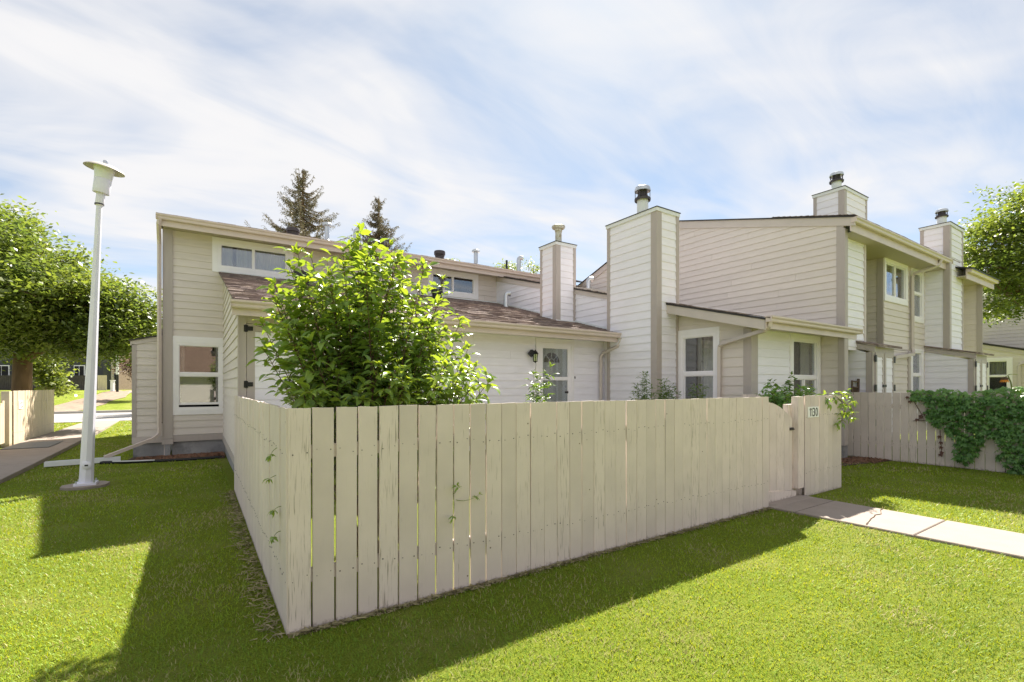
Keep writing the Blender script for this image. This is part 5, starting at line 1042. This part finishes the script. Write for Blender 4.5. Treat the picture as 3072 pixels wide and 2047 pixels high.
def spruce(name, label, x, y, ztop, zlow, slope, seed, lean=0.):
    rng = np.random.default_rng(seed); root = thing(name, label, 'tree', (x, y, 0)); H_ = ztop
    b = MB(); b.tube([(x, y, 0), (x, y, zlow), (x+lean, y, ztop-1.5), (x+lean, y, ztop)], [.38, .24, .07, .015], 9); b.build('trunk', 'bark', root, True)
    br = MB(); pts = []; dirs = []
    h = zlow
    while h < ztop-.15:
        nb = 4 if h < ztop-1.5 else 3
        for k in range(nb):
            a = rng.uniform(0, 6.28); L_ = ((ztop-h)*slope+.25)*rng.uniform(.55, 1.12); up = rng.uniform(.0, .35)+(.5 if h > ztop-1.5 else 0)
            n = max(4, int(L_/.16)); path = []
            for i in range(n+1):
                t = i/n; path.append((x+lean*(h-zlow)/(ztop-zlow)+math.cos(a)*L_*t, y+math.sin(a)*L_*t, h+L_*(up*t*t*1.3-.18*math.sin(t*3.1))))
            br.tube(path, [.05*(1-i/n)+.008 for i in range(n+1)], 4, False)
            for i in range(1, n+1):
                t = i/n; m_ = int(7+13*math.sin(min(1, t*1.15)*math.pi)**.6*min(1, L_))
                for j in range(m_):
                    s_ = rng.choice((-1, 1)); off = rng.uniform(0, .30)*min(1, L_*.5)*(1.1-t*.7)*s_
                    p = np.array(path[i])+np.array([-math.sin(a)*off+rng.normal(0, .04), math.cos(a)*off+rng.normal(0, .04), -abs(rng.normal(0, .10))-abs(off)*.35]); pts.append(p)
        h += rng.uniform(.16, .34)
    br.build('branches', 'bark', root, False, False)['kind'] = 'stuff'
    P_ = np.array(pts); n = len(P_); a = rng.uniform(0, 6.28, n); d = np.stack([np.cos(a)*.6, np.sin(a)*.6, rng.uniform(-1, .3, n)], 1); d /= np.linalg.norm(d, axis=1, keepdims=True); L_ = rng.uniform(.12, .26, n)[:, None]; x_ = np.cross(d, rng.normal(0, 1, (n, 3))); x_ /= np.linalg.norm(x_, axis=1, keepdims=True)
    V = np.stack([P_-x_*.028, P_+x_*.028, P_+d*L_], 1).reshape(-1, 3); F = np.arange(3*n).reshape(n, 3); link('needles', np_mesh('needles', V, F, 'spruce_needle', np.clip(rng.normal(.4, .22, n), 0, 1)), root)['kind'] = 'stuff'
    # brown cones hanging in the outer branches
    k = rng.choice(n, min(n, 700), replace=False); V2, F2 = scatter(P_[k]+np.array([0, 0, -.05]), .11, rng, .2); d2 = link('cones', np_mesh('cones', V2, F2, 'bark'), root); d2['kind'] = 'stuff'
spruce('spruce_tree', 'tall open spruce with spreading branches behind the roof', 7.43, 43.06, 19.9, 12.0, .62, 3)
spruce('spruce_tree', 'shorter narrow spruce with dark trunk behind the roof', 14.05, 43.47, 19.2, 12.0, .50, 4)

# ------------------------------------------------------------------ street beyond the road
def far(a, d, z): return (a*.8336+d*.5524, -a*.5524+d*.8336, z)      # a: along the far street, d: away from it
def fbox(name, a0, a1, d0, d1, z0, z1, m, parent):
    b = MB(); b.prism([far(a0, d0, z0), far(a1, d0, z0), far(a1, d1, z0), far(a0, d1, z0)], (0, 0, z1-z0)); return b.build(name, m, parent)
HF = thing('far_house', 'charcoal sided house behind the dark board fence across the road', 'house', far(-50, 56, 1.2))
fbox('wall', -66, -45.5, 53, 62, 1.0, 6.2, 'dark_siding', HF)
for i in range(24): fbox('siding_board', -66, -45.48, 52.97, 53, 1.4+i*.2, 1.585+i*.2, 'dark_siding', HF)
b = MB(); b.prism([far(-67, 52.4, 6.2), far(-67, 57.5, 8.4), far(-67, 62.6, 6.2)], (21.2*.8336, -21.2*.5524, 0)); b.build('roof', 'brown_roof', HF)
for a0, a1 in ((-53.1, -51.4), (-48.6, -47.6), (-57.5, -56)):
    w_ = fbox('window', a0-.12, a1+.12, 52.90, 52.96, 2.2, 3.95, 'white_trim', HF); fbox('pane', a0, (a0+a1)/2-.05, 52.86, 52.89, 2.35, 3.85, 'dark_room', w_); fbox('pane', (a0+a1)/2+.05, a1, 52.86, 52.89, 2.35, 3.85, 'dark_room', w_)
FF = thing('board_fence', 'dark brown board fence in front of the charcoal house', 'fence', far(-49, 50, 1.2))
q = MB(); rr = random.Random(8)
for i in range(92):
    a = -64+i*.222; h = 1.56+rr.uniform(-.03, .03); q.prism([far(a, 50, .95), far(a+.20, 50, .95), far(a+.20, 50.03, .95), far(a, 50.03, .95)], (0, 0, h+.25))
q.build('boards', 'dark_fence', FF)['kind'] = 'stuff'; fbox('rail', -64, -43.6, 50.04, 50.1, 1.5, 1.6, 'dark_fence', FF); fbox('rail', -64, -43.6, 50.04, 50.1, 2.3, 2.4, 'dark_fence', FF)
FP = thing('tan_fence', 'tan fence panel at the end of the dark board fence', 'fence', far(-43, 50, 1.2)); 
for i in range(6): fbox('board', -43.55+i*.16, -43.40+i*.16, 50, 50.03, 1.05, 2.76, 'picket_pale', FP)
FB = thing('far_house', 'tall pale stucco house wall across the road beside the white post', 'house', far(-42, 54, 1.2))
fbox('wall', -46.3, -45.3, 54, 60, 1.0, 7.2, 'beige_siding', FB); fbox('brick_corner', -45.3, -44.85, 54.2, 60, .8, 7.0, 'brick_far', FB)
b = MB(); b.prism([far(-46.5, 53.6, 7.2), far(-46.5, 57, 8.6), far(-46.5, 60.4, 7.2)], (1.9*.8336, -1.9*.5524, 0)); b.build('roof', 'brown_roof', FB)
for z in (1.8, 3.6): w_ = fbox('window', -45.25, -44.9, 54.12, 54.19, z, z+1.4, 'white_trim', FB); fbox('pane', -45.2, -44.95, 54.08, 54.11, z+.1, z+1.3, 'dark_room', w_)
FC = thing('far_house', 'dark grey garage beyond the white cars across the road', 'house', far(-70, 92, .4)); fbox('wall', -76, -62, 90, 97, 0, 4.6, 'dark_siding', FC)
b = MB(); b.prism([far(-76.5, 89.5, 4.6), far(-76.5, 93.5, 6.4), far(-76.5, 97.5, 4.6)], (15*.8336, -15*.5524, 0)); b.build('roof', 'brown_roof', FC)
w_ = fbox('window', -73.4, -71.9, 89.9, 89.98, 2.9, 4.0, 'white_trim', FC); fbox('pane', -73.3, -72.0, 89.86, 89.89, 3.0, 3.9, 'dark_room', w_)
CZ = .4
def car(label, a, d):
    root = thing('parked_car', label, 'car', far(a, d, CZ), 'white cars across the road')
    def side(pts, w0, w1, name, m, par): b = MB(); b.prism([far(a+x, d+w0, CZ+z) for x, z in pts], (Vector(far(0, w1-w0, 0)))); return b.build(name, m, par, False)
    side([(-2.1, .3), (2.1, .3), (2.15, .75), (1.3, .9), (.7, 1.42), (-1.1, 1.45), (-1.7, .95), (-2.15, .85)], 0, 1.7, 'body', 'car_paint', root)
    side([(-1.0, .95), (-.2, .95), (-.2, 1.34), (-.9, 1.34)], -.015, .0, 'side_window', 'dark_room', root); side([(-.1, .95), (1.05, .93), (.62, 1.34), (-.1, 1.34)], -.015, .0, 'side_window', 'dark_room', root)
    for x in (-1.35, 1.35):
        b = MB(); c_ = Vector(far(a+x, d-.03, CZ+.33)); n_ = Vector(far(0, 1, 0)); rt_ = Vector(far(1, 0, 0))
        b.prism([c_+rt_*.33*math.cos(t*math.pi/8)+Vector((0, 0, .33*math.sin(t*math.pi/8))) for t in range(16)], n_*.2); b.build('wheel', 'tyre', root)
car('white car parked beside the black and white pole', -65.7, 78); car('white car mostly hidden by the beige lean-to corner', -60.9, 78)
PO = thing('utility_pole', 'slim pole painted white above and black below across the road', 'pole', far(-38.2, 46, 1.1)); 
b = MB(); b.tube([far(-38.15, 46, .9), far(-38.15, 46, 2.75)], .11, 8); b.build('lower_pole', 'pole_black', PO); b = MB(); b.tube([far(-38.15, 46, 2.75), far(-38.15, 46, 5.6)], .12, 8); b.build('upper_pole', 'white_metal', PO)
b = MB(); b.prism([far(-39.0, 46.2, 1.0), far(-38.75, 46.2, 1.0), far(-38.75, 46.45, 1.0), far(-39.0, 46.45, 1.0)], (0, 0, 1.15)); b.prism([far(-39.04, 46.16, 2.15), far(-38.71, 46.16, 2.15), far(-38.71, 46.49, 2.15), far(-39.04, 46.49, 2.15)], (0, 0, .06)); tag(b.build('marker_post', 'white_trim'), 'short white square post beside the slim pole', 'post')
# concrete pad of the far path
b = MB(); b.prism([far(-39.3, 44.6, .86), far(-36.6, 44.6, .86), far(-36.8, 47, 1.05), far(-39.0, 47, 1.05)], (0, 0, .06)); tag(b.build('far_pavement', 'concrete_path'), None, kind='structure')

# ------------------------------------------------------------------ grass
def grass_mask(x, y):
    ok = np.ones(len(x), bool)
    ok &= ~((x > 6.40+.055*np.maximum(0, 3.4-y)) & (x < 7.55+.02*np.maximum(0, 3.4-y)) & (y < 9))
    ok &= ~((x > .46) & (x < 8.80) & (y > 3.40)); ok &= ~((x >= 8.8) & (y > 4.75)); ok &= ~((x > 10.7) & (x < 12.8) & (y > 4.95-.55*(x-10.7)))
    ok &= ~((x > 12.72) & (x < 12.9) & (y > 1))
    ok &= ~((x > -4.26) & (x < -2.80) & (y > 6.2) & (y < 29)); ok &= ~((x > -4.6) & (x < -4.2) & (y > 15) & (y < 23.7))
    ok &= ~((x > -1.35) & (x < .7) & (y > 13.15)); ok &= ~((y > 28.7) & (y < 38)); ok &= ~(((x+1.52)**2/.2+(y-10.43)**2/.17) < 1)
    ok &= ~((x < -10) & (y > 40)); return ok
def vnoise(x, y, cell, seed):      # smooth value noise: patches of different growth
    g_ = np.random.default_rng(seed).random((512, 512)); fx, fy = x/cell+97.3, y/cell+61.7; ix, iy = np.floor(fx).astype(int), np.floor(fy).astype(int); tx, ty = fx-ix, fy-iy; tx = tx*tx*(3-2*tx); ty = ty*ty*(3-2*ty); ix %= 511; iy %= 511
    return (g_[ix, iy]*(1-tx)+g_[ix+1, iy]*tx)*(1-ty)+(g_[ix, iy+1]*(1-tx)+g_[ix+1, iy+1]*tx)*ty
def grass(name, label, x0, x1, y0, y1, dens, h, wd, seed, sel=None, cull=None):
    rng = np.random.default_rng(seed); n = int((x1-x0)*(y1-y0)*dens); x = rng.uniform(x0, x1, n); y = rng.uniform(y0, y1, n); ok = grass_mask(x, y)
    if sel is not None: ok &= sel(x, y)
    # thin worn strip along the foot of the side fence
    dfe = np.abs(x-.46); ok &= ~((dfe < .18) & (y > 3.4) & (y < 8.7) & (x < .5) & (rng.random(n) < .45*(1-dfe/.18)))
    x, y = x[ok], y[ok]; n = len(x); dep = x*.5524+y*.8336
    z = np.array([gz(a, b_) for a, b_ in zip(x, y)]) if y1 > 8.5 else np.zeros(n)
    VN = vnoise; pat = .5*VN(x, y, .55, 1)+.32*VN(x, y, .2, 2)+.18*VN(x, y, .07, 3); pat = np.clip((pat-.5)*1.9+.5, 0, 1)
    _ = .5+.5*np.sin(x*1.7+2.1*np.sin(y*.9))*np.sin(y*1.3+1.7*np.sin(x*.7+1))
    a = rng.uniform(0, 6.28, n); lean = rng.uniform(.2, 1.1, n); hh = h*rng.uniform(.55, 1.25, n)*(.85+.3*pat); ww = wd*rng.uniform(.7, 1.3, n)
    d = np.stack([np.cos(a)*lean, np.sin(a)*lean, np.ones(n)], 1); d /= np.linalg.norm(d, axis=1, keepdims=True); sx = np.stack([-np.sin(a), np.cos(a), np.zeros(n)], 1)
    p = np.stack([x, y, z-.004], 1); mid = p+d*(hh*.55)[:, None]; tip = mid+np.stack([np.cos(a)*lean*1.5, np.sin(a)*lean*1.5, np.full(n, .55)], 1)*(hh*.42)[:, None]
    V = np.stack([p-sx*ww[:, None]*.5, p+sx*ww[:, None]*.5, mid+sx*ww[:, None]*.42, mid-sx*ww[:, None]*.42, tip], 1).reshape(-1, 3); i = np.arange(n)*5
    F = np.concatenate([np.stack([i, i+1, i+2], 1), np.stack([i, i+2, i+3], 1), np.stack([i+3, i+2, i+4], 1)]); tint = np.clip(rng.normal(.22, .16, n)+.75*(VN(x, y, .8, 5)-.4), 0, 1); straw = rng.random(n) < .04+.95*np.clip(pat-.45, 0, 1); tint = np.minimum(tint, .94); tint[straw] = 1
    tint = np.concatenate([tint]*3)
    return V, F, tint, straw
def make_grass(name, label, parts):
    Vs, Fs, Ts = [], [], []; k = 0
    for V, F, T, s_ in parts: Vs.append(V); Fs.append(F+k); Ts.append(T); k += len(V)
    o = link(name, np_mesh(name, np.concatenate(Vs), np.concatenate(Fs), 'grass_blade', np.concatenate(Ts))); tag(o, label, 'grass', kind='stuff')
dep = lambda x, y: x*.5524+y*.8336
lat = lambda x, y: x*.8336-y*.5524
view = lambda x, y, m=.8: (dep(x, y) > .9) & (np.abs(lat(x, y)) < 1.13*dep(x, y)+m)
parts = [grass('g', '', -3, 7, -4, 6, 5200, .036, .0042, 1, lambda x, y: view(x, y, .3) & (dep(x, y) < 3.4)),
         grass('g', '', -4, 10, -6, 9, 2600, .038, .0055, 2, lambda x, y: view(x, y, .4) & (dep(x, y) >= 3.4) & (dep(x, y) < 5.5)),
         grass('g', '', -8, 13, -8, 14, 1150, .042, .008, 3, lambda x, y: view(x, y, .4) & (dep(x, y) >= 5.5) & (dep(x, y) < 9)),
         grass('g', '', -12, 13, -8, 22, 420, .05, .013, 4, lambda x, y: view(x, y, .6) & (dep(x, y) >= 9) & (dep(x, y) < 16)),
         grass('g', '', -14, 0, 14, 29, 130, .06, .026, 5, lambda x, y: view(x, y, .6) & (dep(x, y) >= 16))]
make_grass('grass', 'short mown lawn grass around the fences and walkway', parts)
# litter and earth along the foot of the fences
def litter(name, label, path, wd, n, seed):
    rng = np.random.default_rng(seed); V = []; F = []
    for i in range(n):
        t = rng.random(); k = rng.integers(len(path)-1); a, b_ = np.array(path[k]), np.array(path[k+1]); p = a+(b_-a)*t; nrm_ = np.array([-(b_-a)[1], (b_-a)[0]])/np.linalg.norm(b_-a); p = p+nrm_*abs(rng.normal(0, .45))*wd
        an = rng.uniform(0, 6.28); L_ = rng.uniform(.015, .05); q = len(V); e = np.array([math.cos(an), math.sin(an)])*L_; g_ = np.array([-math.sin(an), math.cos(an)])*.003
        z = rng.uniform(.008, .02); V += [(*(p-e-g_), z), (*(p+e-g_), z+rng.uniform(-.005, .015)), (*(p+e+g_), z+.004), (*(p-e+g_), z)]; F.append((q, q+1, q+2, q+3))
    o = link(name, np_mesh(name, np.array(V, float), np.array(F), 'grey_leaf_litter')); tag(o, label, 'litter', kind='stuff')
litter('dry_clippings', 'dry brown clippings along the foot of the side fence', [(.47, 3.42), (.47, 8.6)], .16, 800, 3)
litter('dry_clippings', 'dry clippings along the foot of the long front fence', [(6.4, 3.42), (.5, 3.42)], .05, 1400, 4)
b = MB(); b.prism([(.5, 3.385, .003), (6.45, 3.40, .003), (6.45, 3.5, .003), (.5, 3.5, .003)], (0, 0, .004)); tag(b.build('bare_soil', 'bare_earth'), None, kind='structure')
